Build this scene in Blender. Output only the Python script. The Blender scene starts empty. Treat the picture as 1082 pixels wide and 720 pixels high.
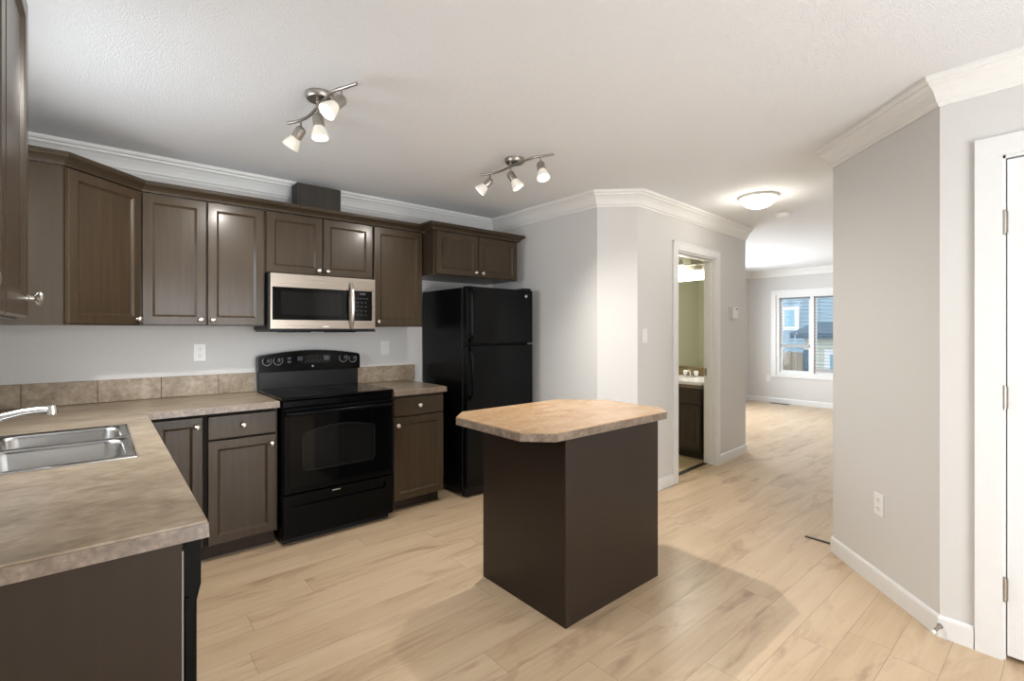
import bpy, bmesh, math, random
from math import sin, cos, pi, radians, sqrt
from mathutils import Vector, Matrix

S = bpy.context.scene
COL = S.collection
random.seed(4)

# ------------------------------------------------------------------ camera
EYE = 1.33
cd = bpy.data.cameras.new('camera')
cam = bpy.data.objects.new('camera', cd)
COL.objects.link(cam)
cam.location = (0, 0, EYE)
YAW = math.atan2(604, 513)
cam.rotation_euler = (pi / 2, 0, YAW - pi / 2)
cd.sensor_fit = 'HORIZONTAL'
cd.sensor_width = 36.0
cd.lens = 36.0 * 513 / 1082
cd.shift_y = -11.0 / 1082
cd.clip_start = 0.02
S.camera = cam

# ------------------------------------------------------------------ world, daylight, exposure
S.view_settings.view_transform = 'Standard'
S.view_settings.look = 'None'
S.view_settings.gamma = 1.0
S.view_settings.use_curve_mapping = False
S.view_settings.exposure = 0.48
S.cycles.max_bounces = 10
S.cycles.diffuse_bounces = 6
S.cycles.glossy_bounces = 5
S.cycles.transparent_max_bounces = 12
S.cycles.caustics_reflective = False
S.cycles.caustics_refractive = False
S.cycles.sample_clamp_indirect = 6.0

W = bpy.data.worlds.new('sky')
S.world = W
W.use_nodes = True
_bg = W.node_tree.nodes['Background']
_bg.inputs[0].default_value = (0.80, 0.90, 1.0, 1)
_bg.inputs[1].default_value = 1.5


def area(name, loc, size_x, size_y, power, color, direction):
    l = bpy.data.lights.new(name, 'AREA')
    l.shape = 'RECTANGLE'
    l.size = size_x
    l.size_y = size_y
    l.energy = power
    l.color = color
    o = bpy.data.objects.new(name, l)
    COL.objects.link(o)
    o.location = loc
    d = Vector(direction).normalized()
    o.rotation_euler = d.to_track_quat('-Z', 'Y').to_euler()
    return o


# daylight entering through windows out of view (lamp stands outside its pane)
area('daylight_kitchen_window', (-0.66, 2.47, 1.62), 1.05, 0.95, 24, (0.88, 0.94, 1.0), (1, 0, -0.45))
area('daylight_patio_door', (1.15, -2.10, 1.08), 1.9, 1.9, 88, (0.97, 0.985, 1.0), (0, 1, 0.35))
area('daylight_added_window', (7.3, 4.45, 1.35), 2.2, 1.7, 100, (0.90, 0.95, 1.0), (0, -1, -0.12))  # added lamp at an invented north window, brightens the living room
SPOT_POWER = 4.0      # emission of the ceiling spots' bulbs
LAMP_WATTS = 24.0     # light thrown by each ceiling spot
DOME_POWER = 1.3      # flush light in the hall
VANITY_POWER = 2.2

# ------------------------------------------------------------------ mesh helpers


class MB:
    """collects shapes in one bmesh"""

    def __init__(self):
        self.bm = bmesh.new()

    def face(self, vs):
        try:
            return self.bm.faces.new(vs)
        except ValueError:
            return None

    def loop(self, pts):
        return [self.bm.verts.new(p) for p in pts]

    def bridge(self, a, b, closed=True):
        n = len(a)
        for i in range(n if closed else n - 1):
            j = (i + 1) % n
            self.face((a[i], a[j], b[j], b[i]))

    def box(self, x0, y0, z0, x1, y1, z1, bev=0.0, seg=1):
        r = bmesh.ops.create_cube(self.bm, size=1.0)
        vs = r['verts']
        for v in vs:
            v.co = ((x0 + x1) / 2 + v.co.x * (x1 - x0), (y0 + y1) / 2 + v.co.y * (y1 - y0), (z0 + z1) / 2 + v.co.z * (z1 - z0))
        if bev > 0:
            es = list({e for v in vs for e in v.link_edges})
            bmesh.ops.bevel(self.bm, geom=es, offset=bev, segments=seg, profile=0.5, affect='EDGES')
        return self

    def prism(self, pts, z0, z1, bev=0.0):
        """polygon in XY pulled up from z0 to z1, with a small chamfer at the top"""
        a = self.loop([(p[0], p[1], z0) for p in pts])
        if bev > 0:
            c = Vector((sum(p[0] for p in pts) / len(pts), sum(p[1] for p in pts) / len(pts)))
            inn = offset_poly(pts, bev)
            b = self.loop([(p[0], p[1], z1 - bev) for p in pts])
            t = self.loop([(p[0], p[1], z1) for p in inn])
            self.bridge(a, b)
            self.bridge(b, t)
        else:
            t = self.loop([(p[0], p[1], z1) for p in pts])
            self.bridge(a, t)
        self.face(list(reversed(a)))
        self.face(t)
        return self

    def lathe(self, prof, n=24, origin=(0, 0, 0), axis=(0, 0, 1), cap0=True, cap1=True):
        """prof: list of (t along axis, radius)"""
        ax = Vector(axis).normalized()
        u = ax.orthogonal().normalized()
        w = ax.cross(u)
        o = Vector(origin)
        rings = []
        for t, r in prof:
            rings.append(self.loop([o + ax * t + u * (r * cos(2 * pi * i / n)) + w * (r * sin(2 * pi * i / n)) for i in range(n)]))
        for a, b in zip(rings, rings[1:]):
            self.bridge(a, b)
        if cap0:
            self.face(list(reversed(rings[0])))
        if cap1:
            self.face(rings[-1])
        return self

    def cyl(self, p0, p1, r, n=16, r1=None):
        d = Vector(p1) - Vector(p0)
        return self.lathe([(0, r), (d.length, r if r1 is None else r1)], n, p0, d)

    def tube(self, pts, r, n=10, flat=1.0):
        """round bar through the points; flat squashes it along the second cross axis"""
        P = [Vector(p) for p in pts]
        rings = []
        ref = None
        for i, p in enumerate(P):
            d = (P[min(i + 1, len(P) - 1)] - P[max(i - 1, 0)]).normalized()
            if ref is None:
                ref = d.orthogonal().normalized() if abs(d.z) > 0.9 else d.cross(Vector((0, 0, 1))).normalized()
            u = (ref - d * ref.dot(d)).normalized()
            w = d.cross(u)
            ref = u
            rr = r[i] if isinstance(r, (list, tuple)) else r
            rings.append(self.loop([p + u * (rr * cos(2 * pi * k / n)) + w * (rr * flat * sin(2 * pi * k / n)) for k in range(n)]))
        for a, b in zip(rings, rings[1:]):
            self.bridge(a, b)
        self.face(list(reversed(rings[0])))
        self.face(rings[-1])
        return self

    def sweep(self, path, prof, closed=False):
        """mitred moulding: path of 2D points, prof of (offset to the left, z)"""
        P = [Vector((p[0], p[1])) for p in path]
        n = len(P)
        rings = []
        for i in range(n):
            d0 = (P[i] - P[i - 1]).normalized() if (i > 0 or closed) else None
            d1 = (P[(i + 1) % n] - P[i]).normalized() if (i < n - 1 or closed) else None
            n0 = Vector((-d0.y, d0.x)) if d0 is not None else None
            n1 = Vector((-d1.y, d1.x)) if d1 is not None else None
            if n0 is None:
                m = n1
            elif n1 is None:
                m = n0
            else:
                m = (n0 + n1) / (1 + n0.dot(n1))
            rings.append(self.loop([(P[i].x + m.x * o, P[i].y + m.y * o, z) for o, z in prof]))
        for a, b in zip(rings, rings[1:]):
            self.bridge(a, b)
        if closed:
            self.bridge(rings[-1], rings[0])
        else:
            self.face(list(reversed(rings[0])))
            self.face(rings[-1])
        return self

    def cells(self, us, vs, filled, w0, w1, fn):
        """slab made of rectangular cells, holes where filled(u,v) is false; fn maps (u,v,w) to xyz"""
        cache = {}

        def V(i, j, k):
            key = (i, j, k)
            if key not in cache:
                cache[key] = self.bm.verts.new(fn(us[i], vs[j], (w0, w1)[k]))
            return cache[key]
        nu, nv = len(us) - 1, len(vs) - 1
        F = [[bool(filled((us[i] + us[i + 1]) / 2, (vs[j] + vs[j + 1]) / 2)) for j in range(nv)] for i in range(nu)]
        g = lambda i, j: 0 <= i < nu and 0 <= j < nv and F[i][j]
        for i in range(nu):
            for j in range(nv):
                if not F[i][j]:
                    continue
                for k in (0, 1):
                    self.face((V(i, j, k), V(i + 1, j, k), V(i + 1, j + 1, k), V(i, j + 1, k)))
                if not g(i - 1, j):
                    self.face((V(i, j, 0), V(i, j + 1, 0), V(i, j + 1, 1), V(i, j, 1)))
                if not g(i + 1, j):
                    self.face((V(i + 1, j, 0), V(i + 1, j + 1, 0), V(i + 1, j + 1, 1), V(i + 1, j, 1)))
                if not g(i, j - 1):
                    self.face((V(i, j, 0), V(i + 1, j, 0), V(i + 1, j, 1), V(i, j, 1)))
                if not g(i, j + 1):
                    self.face((V(i, j + 1, 0), V(i + 1, j + 1, 0), V(i + 1, j + 1, 1), V(i, j + 1, 1)))
        return self

    def framed_panel(self, x0, z0, x1, z1, yf, yb, stile=0.052, depth=0.009, bead=0.009):
        """shaker door seen along +y: raised frame, sloped bead and a recessed flat panel"""
        c = 0.003

        def ring(i, y):
            return self.loop([(x0 + i, y, z0 + i), (x1 - i, y, z0 + i), (x1 - i, y, z1 - i), (x0 + i, y, z1 - i)])
        rs = [ring(0, yb), ring(0, yf + c), ring(c, yf), ring(stile - 0.004, yf), ring(stile, yf + 0.003), ring(stile + bead, yf + depth)]
        for a, b in zip(rs, rs[1:]):
            self.bridge(a, b)
        self.face(list(reversed(rs[0])))
        self.face(rs[-1])
        return self

    def build(self, name, mat, parent=None, smooth=False, loc=None):
        bmesh.ops.remove_doubles(self.bm, verts=self.bm.verts, dist=1e-6)
        bmesh.ops.recalc_face_normals(self.bm, faces=self.bm.faces)
        me = bpy.data.meshes.new(name)
        self.bm.to_mesh(me)
        self.bm.free()
        me.materials.append(mat)
        if smooth:
            for p in me.polygons:
                p.use_smooth = True
            try:
                me.set_sharp_from_angle(angle=radians(38))
            except Exception:
                pass
        o = bpy.data.objects.new(name, me)
        COL.objects.link(o)
        if parent is not None:
            o.parent = parent
        if loc is not None:
            o.location = loc
        return o


def offset_poly(pts, d):
    """inward offset of a CCW polygon"""
    n = len(pts)
    out = []
    for i in range(n):
        p0, p, p1 = Vector(pts[i - 1][:2]), Vector(pts[i][:2]), Vector(pts[(i + 1) % n][:2])
        d0, d1 = (p - p0).normalized(), (p1 - p).normalized()
        n0, n1 = Vector((-d0.y, d0.x)), Vector((-d1.y, d1.x))
        m = (n0 + n1) / (1 + n0.dot(n1))
        out.append((p.x + m.x * d, p.y + m.y * d))
    return out


def rrect(x0, y0, x1, y1, r, n=6):
    """rounded rectangle, CCW"""
    out = []
    for cx, cy, a0 in ((x1 - r, y0 + r, -pi / 2), (x1 - r, y1 - r, 0), (x0 + r, y1 - r, pi / 2), (x0 + r, y0 + r, pi)):
        for k in range(n + 1):
            a = a0 + pi / 2 * k / n
            out.append((cx + r * cos(a), cy + r * sin(a)))
    return out


def tag(o, label, cat, group=None, kind=None):
    o['label'] = label
    o['category'] = cat
    if group:
        o['group'] = group
    if kind:
        o['kind'] = kind
    return o


def thing(name, label, cat, loc=(0, 0, 0), rz=0.0, group=None):
    o = bpy.data.objects.new(name, None)
    o.empty_display_size = 0.1
    COL.objects.link(o)
    o.location = loc
    o.rotation_euler = (0, 0, rz)
    return tag(o, label, cat, group)


def struct(name, mb, mat, parent=None, smooth=False):
    o = mb.build(name, mat, parent, smooth)
    if parent is None:
        o['kind'] = 'structure'
    return o


def copy_tree(o, parent=None):
    c = o.copy()
    COL.objects.link(c)
    if parent is not None:
        c.parent = parent
    for ch in list(o.children):
        copy_tree(ch, c)
    return c


# ------------------------------------------------------------------ materials
class N:
    def __init__(self, name):
        self.m = bpy.data.materials.new(name)
        self.m.use_nodes = True
        self.t = self.m.node_tree
        self.p = self.t.nodes['Principled BSDF']
        self.out = self.t.nodes['Material Output']

    def n(self, kind, **kw):
        nd = self.t.nodes.new(kind)
        for k, v in kw.items():
            setattr(nd, k, v)
        return nd

    def l(self, a, b):
        self.t.links.new(a, b)

    def math(self, op, a, b=None, clamp=False):
        nd = self.n('ShaderNodeMath', operation=op)
        nd.use_clamp = clamp
        for i, v in enumerate((a, b)):
            if v is None:
                continue
            if isinstance(v, (int, float)):
                nd.inputs[i].default_value = v
            else:
                self.l(v, nd.inputs[i])
        return nd.outputs[0]

    def noise(self, vec, scale, detail=4, rough=0.55, dist=0.0):
        nd = self.n('ShaderNodeTexNoise')
        nd.inputs['Scale'].default_value = scale
        nd.inputs['Detail'].default_value = detail
        nd.inputs['Roughness'].default_value = rough
        nd.inputs['Distortion'].default_value = dist
        self.l(vec, nd.inputs['Vector'])
        return nd.outputs['Fac']

    def ramp(self, fac, stops):
        nd = self.n('ShaderNodeValToRGB')
        cr = nd.color_ramp
        while len(cr.elements) < len(stops):
            cr.elements.new(0.5)
        for e, (p, c) in zip(cr.elements, stops):
            e.position = p
            e.color = (*c, 1) if len(c) == 3 else c
        self.l(fac, nd.inputs[0])
        return nd.outputs[0]

    def mapped(self, scale=(1, 1, 1), coord='Object'):
        tc = self.n('ShaderNodeTexCoord')
        mp = self.n('ShaderNodeMapping')
        mp.inputs['Scale'].default_value = scale
        self.l(tc.outputs[coord], mp.inputs['Vector'])
        return mp.outputs[0]

    def mix(self, fac, a, b, mode='MIX'):
        nd = self.n('ShaderNodeMix', data_type='RGBA', blend_type=mode)
        for sock, v in ((nd.inputs['Factor'], fac), (nd.inputs['A'], a), (nd.inputs['B'], b)):
            pass
        ins = [i for i in nd.inputs if i.enabled]
        for sock, v in zip((nd.inputs[0], nd.inputs[6], nd.inputs[7]), (fac, a, b)):
            if isinstance(v, (int, float)):
                sock.default_value = v
            elif isinstance(v, tuple):
                sock.default_value = (*v, 1) if len(v) == 3 else v
            else:
                self.l(v, sock)
        return nd.outputs[2]

    def bump(self, h, strength=0.1, distance=0.01):
        b = self.n('ShaderNodeBump')
        b.inputs['Strength'].default_value = strength
        b.inputs['Distance'].default_value = distance
        self.l(h, b.inputs['Height'])
        self.l(b.outputs[0], self.p.inputs['Normal'])


def plain(name, col, rough=0.5, metal=0.0, spec=0.5, coat=0.0, noise_amt=0.04, noise_scale=30.0):
    """solid colour with a slight procedural unevenness"""
    k = N(name)
    v = k.mapped()
    f = k.noise(v, noise_scale, 3)
    lo = tuple(c * (1 - noise_amt) for c in col)
    hi = tuple(min(1, c * (1 + noise_amt)) for c in col)
    k.l(k.ramp(f, [(0.3, lo), (0.7, hi)]), k.p.inputs['Base Color'])
    k.p.inputs['Roughness'].default_value = rough
    k.p.inputs['Metallic'].default_value = metal
    k.p.inputs['Specular IOR Level'].default_value = spec
    k.p.inputs['Coat Weight'].default_value = coat
    k.p.inputs['Coat Roughness'].default_value = 0.12
    return k.m


def stained_wood(name, dark, light, rough=0.33, scale=(55, 55, 2.2), coat=0.25):
    k = N(name)
    v = k.mapped(scale)
    g = k.noise(v, 1.0, 5, 0.62, 0.3)
    big = k.noise(k.mapped((3, 3, 1.2)), 1.0, 3)
    c = k.ramp(g, [(0.28, dark), (0.72, light)])
    c2 = k.mix(k.math('MULTIPLY', big, 0.55), c, dark)
    k.l(c2, k.p.inputs['Base Color'])
    k.p.inputs['Roughness'].default_value = rough
    k.p.inputs['Coat Weight'].default_value = coat
    k.p.inputs['Coat Roughness'].default_value = 0.17
    k.p.inputs['Specular IOR Level'].default_value = 0.22
    k.bump(g, 0.03, 0.001)
    return k.m


def mottled(name, stops, scale, rough=0.35, stretch=(1, 1, 1), fine=60.0, fine_amt=0.35, spec=0.5):
    k = N(name)
    v = k.mapped(stretch)
    a = k.noise(v, scale, 6, 0.62, 0.6)
    b = k.noise(v, fine, 4, 0.6)
    f = k.math('ADD', k.math('MULTIPLY', a, 1 - fine_amt), k.math('MULTIPLY', b, fine_amt))
    k.l(k.ramp(f, stops), k.p.inputs['Base Color'])
    k.p.inputs['Roughness'].default_value = rough
    k.p.inputs['Specular IOR Level'].default_value = spec
    return k.m


def emitter(name, col, strength, base=(0.9, 0.9, 0.88)):
    k = N(name)
    k.p.inputs['Base Color'].default_value = (*base, 1)
    k.p.inputs['Roughness'].default_value = 0.35
    k.p.inputs['Emission Color'].default_value = (*col, 1)
    k.p.inputs['Emission Strength'].default_value = strength
    return k.m


def oak_floor():
    k = N('light_oak_planks')
    tc = k.n('ShaderNodeTexCoord')
    sp = k.n('ShaderNodeSeparateXYZ')
    k.l(tc.outputs['Object'], sp.inputs[0])
    x, y = sp.outputs[0], sp.outputs[1]
    PW, PL = 0.155, 1.28
    yy = k.math('DIVIDE', k.math('SUBTRACT', y, 0.36), PW)
    row = k.math('FLOOR', yy)
    fy = k.math('FRACT', yy)
    wn = k.n('ShaderNodeTexWhiteNoise', noise_dimensions='1D')
    k.l(row, wn.inputs['W'])
    xx = k.math('ADD', k.math('DIVIDE', x, PL), k.math('MULTIPLY', wn.outputs['Value'], 7.0))
    colm = k.math('FLOOR', xx)
    fx = k.math('FRACT', xx)
    cb = k.n('ShaderNodeCombineXYZ')
    k.l(row, cb.inputs[0])
    k.l(colm, cb.inputs[1])
    w2 = k.n('ShaderNodeTexWhiteNoise', noise_dimensions='3D')
    k.l(cb.outputs[0], w2.inputs['Vector'])
    rnd = w2.outputs['Value']
    dy = k.math('MULTIPLY', k.math('MINIMUM', fy, k.math('SUBTRACT', 1.0, fy)), PW)
    dx = k.math('MULTIPLY', k.math('MINIMUM', fx, k.math('SUBTRACT', 1.0, fx)), PL)
    dist = k.math('MINIMUM', dx, dy)
    seam = k.math('SUBTRACT', 1.0, k.math('DIVIDE', dist, 0.0022, True), True)

    def vec(sx, sy, off):
        c = k.n('ShaderNodeCombineXYZ')
        k.l(k.math('ADD', k.math('MULTIPLY', x, sx), k.math('MULTIPLY', rnd, off)), c.inputs[0])
        k.l(k.math('ADD', k.math('MULTIPLY', y, sy), k.math('MULTIPLY', rnd, off * 0.7)), c.inputs[1])
        k.l(k.math('MULTIPLY', rnd, 13.0), c.inputs[2])
        return c.outputs[0]
    fine = k.noise(vec(2.2, 60, 31), 1.0, 5, 0.65, 0.3)
    grain = k.noise(vec(0.9, 11, 57), 1.0, 4, 0.6, 1.2)
    knot = k.noise(vec(1.5, 5.5, 83), 1.0, 4, 0.6, 1.3)
    f = k.math('ADD', k.math('MULTIPLY', fine, 0.34), k.math('MULTIPLY', grain, 0.50))
    f = k.math('ADD', f, k.math('MULTIPLY', rnd, 0.16))
    c = k.ramp(f, [(0.28, (0.450, 0.322, 0.198)), (0.50, (0.550, 0.412, 0.270)), (0.74, (0.625, 0.490, 0.342))])
    kn = k.ramp(knot, [(0.53, (0, 0, 0)), (0.72, (1, 1, 1))])
    c = k.mix(k.math('MULTIPLY', kn, 0.75), c, (0.32, 0.205, 0.130))
    c = k.mix(k.math('MULTIPLY', seam, 0.62), c, (0.20, 0.13, 0.08))
    k.l(c, k.p.inputs['Base Color'])
    k.l(k.ramp(fine, [(0.2, (0.27,) * 3), (0.8, (0.40,) * 3)]), k.p.inputs['Roughness'])
    k.p.inputs['Specular IOR Level'].default_value = 0.45
    k.bump(k.math('SUBTRACT', k.math('MULTIPLY', fine, 0.12), seam), 0.25, 0.0012)
    return k.m


def textured_paint(name, col, rough, scale, strength, dist):
    k = N(name)
    v = k.mapped()
    a = k.noise(v, scale, 4, 0.7)
    k.l(k.ramp(a, [(0.35, tuple(c * 0.965 for c in col)), (0.65, col)]), k.p.inputs['Base Color'])
    k.p.inputs['Roughness'].default_value = rough
    k.p.inputs['Specular IOR Level'].default_value = 0.25
    k.bump(a, strength, dist)
    return k.m


def glass(name, tint=(1, 1, 1), gloss=0.06):
    k = N(name)
    tr = k.n('ShaderNodeBsdfTransparent')
    tr.inputs[0].default_value = (*tint, 1)
    gl = k.n('ShaderNodeBsdfGlossy')
    gl.inputs['Roughness'].default_value = 0.02
    mx = k.n('ShaderNodeMixShader')
    mx.inputs[0].default_value = gloss
    k.l(tr.outputs[0], mx.inputs[1])
    k.l(gl.outputs[0], mx.inputs[2])
    k.l(mx.outputs[0], k.out.inputs['Surface'])
    return k.m


def brushed(name, col, rough, stretch=(2, 2, 160)):
    k = N(name)
    f = k.noise(k.mapped(stretch), 1.0, 3)
    k.l(k.ramp(f, [(0.3, tuple(c * 0.88 for c in col)), (0.7, col)]), k.p.inputs['Base Color'])
    k.l(k.ramp(f, [(0.3, (rough * 0.85,) * 3), (0.7, (rough * 1.2,) * 3)]), k.p.inputs['Roughness'])
    k.p.inputs['Metallic'].default_value = 1.0
    return k.m


def siding(name, a, b, pitch=0.13):
    k = N(name)
    tc = k.n('ShaderNodeTexCoord')
    sp = k.n('ShaderNodeSeparateXYZ')
    k.l(tc.outputs['Object'], sp.inputs[0])
    f = k.math('FRACT', k.math('DIVIDE', sp.outputs[2], pitch))
    k.l(k.ramp(f, [(0.0, b), (0.12, b), (0.16, a), (1.0, a)]), k.p.inputs['Base Color'])
    k.p.inputs['Roughness'].default_value = 0.7
    return k.m


M = {}
M['floor'] = oak_floor()
M['wall'] = textured_paint('warm_grey_wall_paint', (0.655, 0.645, 0.628), 0.6, 220, 0.04, 0.001)
M['ceiling'] = textured_paint('stippled_white_ceiling', (0.84, 0.85, 0.862), 0.85, 170, 0.9, 0.006)
M['trim'] = plain('white_trim_paint', (0.76, 0.76, 0.755), 0.32, noise_amt=0.01)
M['crown'] = plain('crown_moulding_paint', (0.78, 0.775, 0.755), 0.4, noise_amt=0.01)
M['door'] = plain('white_door_paint', (0.78, 0.785, 0.79), 0.35, noise_amt=0.01)
M['wood'] = stained_wood('dark_stained_maple', (0.038, 0.0246, 0.0132), (0.065, 0.0440, 0.0250), 0.33, (40, 40, 2.2), 0.22)
M['wood_carcass'] = stained_wood('dark_stained_carcass', (0.036, 0.0245, 0.0145), (0.050, 0.0355, 0.0220), 0.36, coat=0.2)
M['shaded'] = stained_wood('shaded_panel', (0.0190, 0.0116, 0.0078), (0.0235, 0.0149, 0.0102), 0.36, coat=0.25)  # cabinet stain again, colour darkened for faces turned from the lamps
M['plain_panel'] = stained_wood('brown_end_panel', (0.027, 0.0170, 0.0100), (0.034, 0.0220, 0.0135), 0.5, coat=0.0)
M['toe'] = stained_wood('toe_kick_brown', (0.028, 0.019, 0.014), (0.048, 0.033, 0.024), 0.5, (2.2, 55, 55), 0.0)
M['shadow_gap'] = plain('gap_shade_carcass', (0.014, 0.011, 0.009), 0.6, spec=0.15)  # near-black carcass paints the shade in the gaps around the doors
M['laminate'] = mottled('mottled_stone_laminate', [(0.32, (0.145, 0.104, 0.065)), (0.48, (0.255, 0.195, 0.132)), (0.64, (0.375, 0.305, 0.220))], 5.0, 0.30, (1, 1.7, 1), 26.0, 0.45)
M['laminate_edge'] = mottled('laminate_edge_band', [(0.32, (0.095, 0.068, 0.048)), (0.50, (0.180, 0.133, 0.096)), (0.66, (0.285, 0.228, 0.178))], 22, 0.33, (1, 1, 1), 80.0, 0.40)
M['island_top'] = mottled('lamplit_stone_laminate', [(0.30, (0.300, 0.170, 0.085)), (0.48, (0.420, 0.270, 0.150)), (0.66, (0.510, 0.360, 0.225))], 6.0, 0.26, (1, 1.8, 1), 40.0, 0.35)  # worktop laminate again, the lamp's warm light put into its colour
M['tile'] = mottled('slate_tile', [(0.30, (0.150, 0.103, 0.064)), (0.48, (0.280, 0.216, 0.150)), (0.66, (0.440, 0.370, 0.280))], 7.0, 0.42, (1, 1, 1), 40.0, 0.40)
M['grout'] = plain('grout', (0.30, 0.26, 0.21), 0.8)
M['steel'] = brushed('brushed_stainless', (0.36, 0.31, 0.262), 0.30)
M['sink_steel'] = brushed('sink_steel', (0.46, 0.455, 0.44), 0.24, (3, 120, 3))
M['nickel'] = plain('satin_nickel', (0.66, 0.62, 0.57), 0.28, 1.0, noise_amt=0.02)
M['nickel_dark'] = plain('brushed_nickel_lamp', (0.42, 0.39, 0.35), 0.35, 1.0, noise_amt=0.06)
M['chrome'] = plain('polished_chrome', (0.78, 0.77, 0.76), 0.13, 1.0, noise_amt=0.01)
M['black'] = plain('black_enamel', (0.0022, 0.0023, 0.0026), 0.16, spec=0.10, noise_amt=0.05)
M['black_tex'] = plain('black_textured_enamel', (0.0022, 0.0027, 0.0033), 0.24, spec=0.17, noise_amt=0.10, noise_scale=400)
M['black_glass'] = plain('black_ceramic_glass', (0.0015, 0.0016, 0.0018), 0.06, spec=0.20, noise_amt=0.02)
M['oven_glass'] = plain('oven_window_glass', (0.006, 0.006, 0.0055), 0.06, spec=0.25, noise_amt=0.02)
M['black_plastic'] = plain('black_plastic', (0.005, 0.005, 0.0055), 0.38, spec=0.3, noise_amt=0.05)
M['black_riser'] = plain('black_satin_riser', (0.0065, 0.0067, 0.0072), 0.32, spec=0.25)
M['burner'] = plain('burner_ring_grey', (0.045, 0.047, 0.05), 0.10)
M['mark'] = plain('white_print', (0.52, 0.54, 0.56), 0.5)
M['faint_mark'] = plain('grey_print', (0.035, 0.036, 0.038), 0.4)
M['oven_border'] = plain('oven_window_border', (0.007, 0.0065, 0.0055), 0.4, spec=0.15)
M['display'] = plain('display_window', (0.035, 0.045, 0.062), 0.08)
M['plate'] = plain('white_plastic', (0.80, 0.80, 0.79), 0.35, noise_amt=0.01)
M['slot'] = plain('outlet_slot', (0.10, 0.10, 0.10), 0.5)
M['shade'] = emitter('frosted_glass_shade', (1.0, 0.92, 0.78), 0.22, (0.62, 0.59, 0.53))
M['bulb'] = emitter('lit_bulb', (1.0, 0.93, 0.82), SPOT_POWER)
M['dome'] = emitter('lit_glass_dome', (1.0, 0.92, 0.74), DOME_POWER)
M['bath_shade'] = emitter('lit_bell_shade', (1.0, 0.96, 0.90), VANITY_POWER)
M['glass'] = glass('window_glass', gloss=0.008)
M['mirror'] = plain('mirror_silver', (0.86, 0.88, 0.86), 0.02, 1.0, noise_amt=0.0)
M['olive'] = textured_paint('olive_bathroom_paint', (0.57, 0.575, 0.44), 0.6, 200, 0.03, 0.001)
M['bath_floor'] = mottled('bathroom_floor_vinyl', [(0.3, (0.34, 0.25, 0.13)), (0.5, (0.48, 0.37, 0.21)), (0.7, (0.58, 0.47, 0.30))], 5, 0.4)
M['bath_tile'] = mottled('bathroom_splash_tile', [(0.3, (0.09, 0.062, 0.022)), (0.5, (0.17, 0.125, 0.050)), (0.7, (0.27, 0.21, 0.10))], 11, 0.35)
M['porcelain'] = plain('white_porcelain', (0.82, 0.82, 0.81), 0.14, noise_amt=0.01)
M['bath_wood'] = stained_wood('dark_vanity_wood', (0.040, 0.030, 0.021), (0.066, 0.051, 0.037))
M['threshold'] = plain('dark_threshold', (0.035, 0.025, 0.018), 0.4)
M['blind'] = plain('blind_slat', (0.20, 0.22, 0.24), 0.5, noise_amt=0.01)
M['blind_rail'] = plain('grey_blind_rail', (0.40, 0.40, 0.40), 0.45)
M['blue_siding'] = siding('blue_grey_siding', (0.30, 0.40, 0.46), (0.17, 0.23, 0.27))
M['beige_siding'] = siding('beige_siding', (0.62, 0.62, 0.52), (0.42, 0.42, 0.36))
M['roof'] = plain('blue_grey_shingles', (0.085, 0.13, 0.165), 0.85, noise_amt=0.3)
M['fence'] = stained_wood('weathered_fence', (0.22, 0.175, 0.13), (0.40, 0.34, 0.26), 0.8, (9, 9, 1), 0.0)
M['snow'] = plain('pale_ground', (0.72, 0.74, 0.76), 0.9)
M['pane'] = plain('house_pane', (0.30, 0.50, 0.58), 0.1)
M['duct'] = stained_wood('painted_duct_cover', (0.030, 0.026, 0.022), (0.050, 0.044, 0.037), 0.55, coat=0.0)
M['gap'] = plain('black_gap', (0.006, 0.006, 0.006), 0.9)
M['banding'] = plain('raw_panel_edge', (0.22, 0.20, 0.175), 0.6)
M['rubber'] = plain('white_rubber', (0.70, 0.69, 0.66), 0.6)

# ------------------------------------------------------------------ setting: floor, ceiling, walls
CEIL = 2.42
XL, YB, XRET, XR = -0.47, 3.825, 2.998, 2.785     # left wall, back wall, wall beside the fridge, right wall
B0, B1 = (3.219, 2.268), (5.343, 2.376)           # the wall with the bathroom door
D0, D1 = (2.785, 0.405), (3.353, 0.973)           # the angled wall
LX0, LX1, LY0, LY1 = 5.45, 9.43, -1.0, 4.14       # living room
YS = -1.80                                        # wall behind the camera

mb = MB().box(-0.9, -2.0, -0.12, 10.0, 4.6, 0.0)
struct('floor', mb, M['floor'])
mb = MB().box(-0.7, -2.0, CEIL, 9.75, 4.6, CEIL + 0.1)
struct('ceiling', mb, M['ceiling'])


def wall(name, p0, p1, holes=(), t=0.11, mat='wall', z1=CEIL, e0=0.0, e1=0.0):
    """wall from p0 to p1 with the room on its left; holes are (s0, s1, z0, z1) along it"""
    a, b = Vector(p0), Vector(p1)
    d = (b - a).normalized()
    L = (b - a).length
    nrm = Vector((d.y, -d.x))
    us = sorted({-e0, L + e1, *[h[0] for h in holes], *[h[1] for h in holes]})
    vs = sorted({0.0, z1, *[h[2] for h in holes], *[h[3] for h in holes]})
    ok = lambda u, v: not any(h[0] < u < h[1] and h[2] < v < h[3] for h in holes)
    mb = MB().cells(us, vs, ok, 0.0, t, lambda u, v, w: (a.x + d.x * u + nrm.x * w, a.y + d.y * u + nrm.y * w, v))
    return struct(name, mb, M[mat])


def frame_of(p0, p1):
    a, b = Vector(p0), Vector(p1)
    d = (b - a).normalized()
    return a, d, Vector((-d.y, d.x))


bl = (Vector(B1) - Vector(B0)).length
BD0, BD1, BDZ = 3.838, 4.610, 2.030               # bathroom door opening (world x), its head


def bath_s(x):
    return (x - B0[0]) / (B1[0] - B0[0]) * bl


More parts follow.
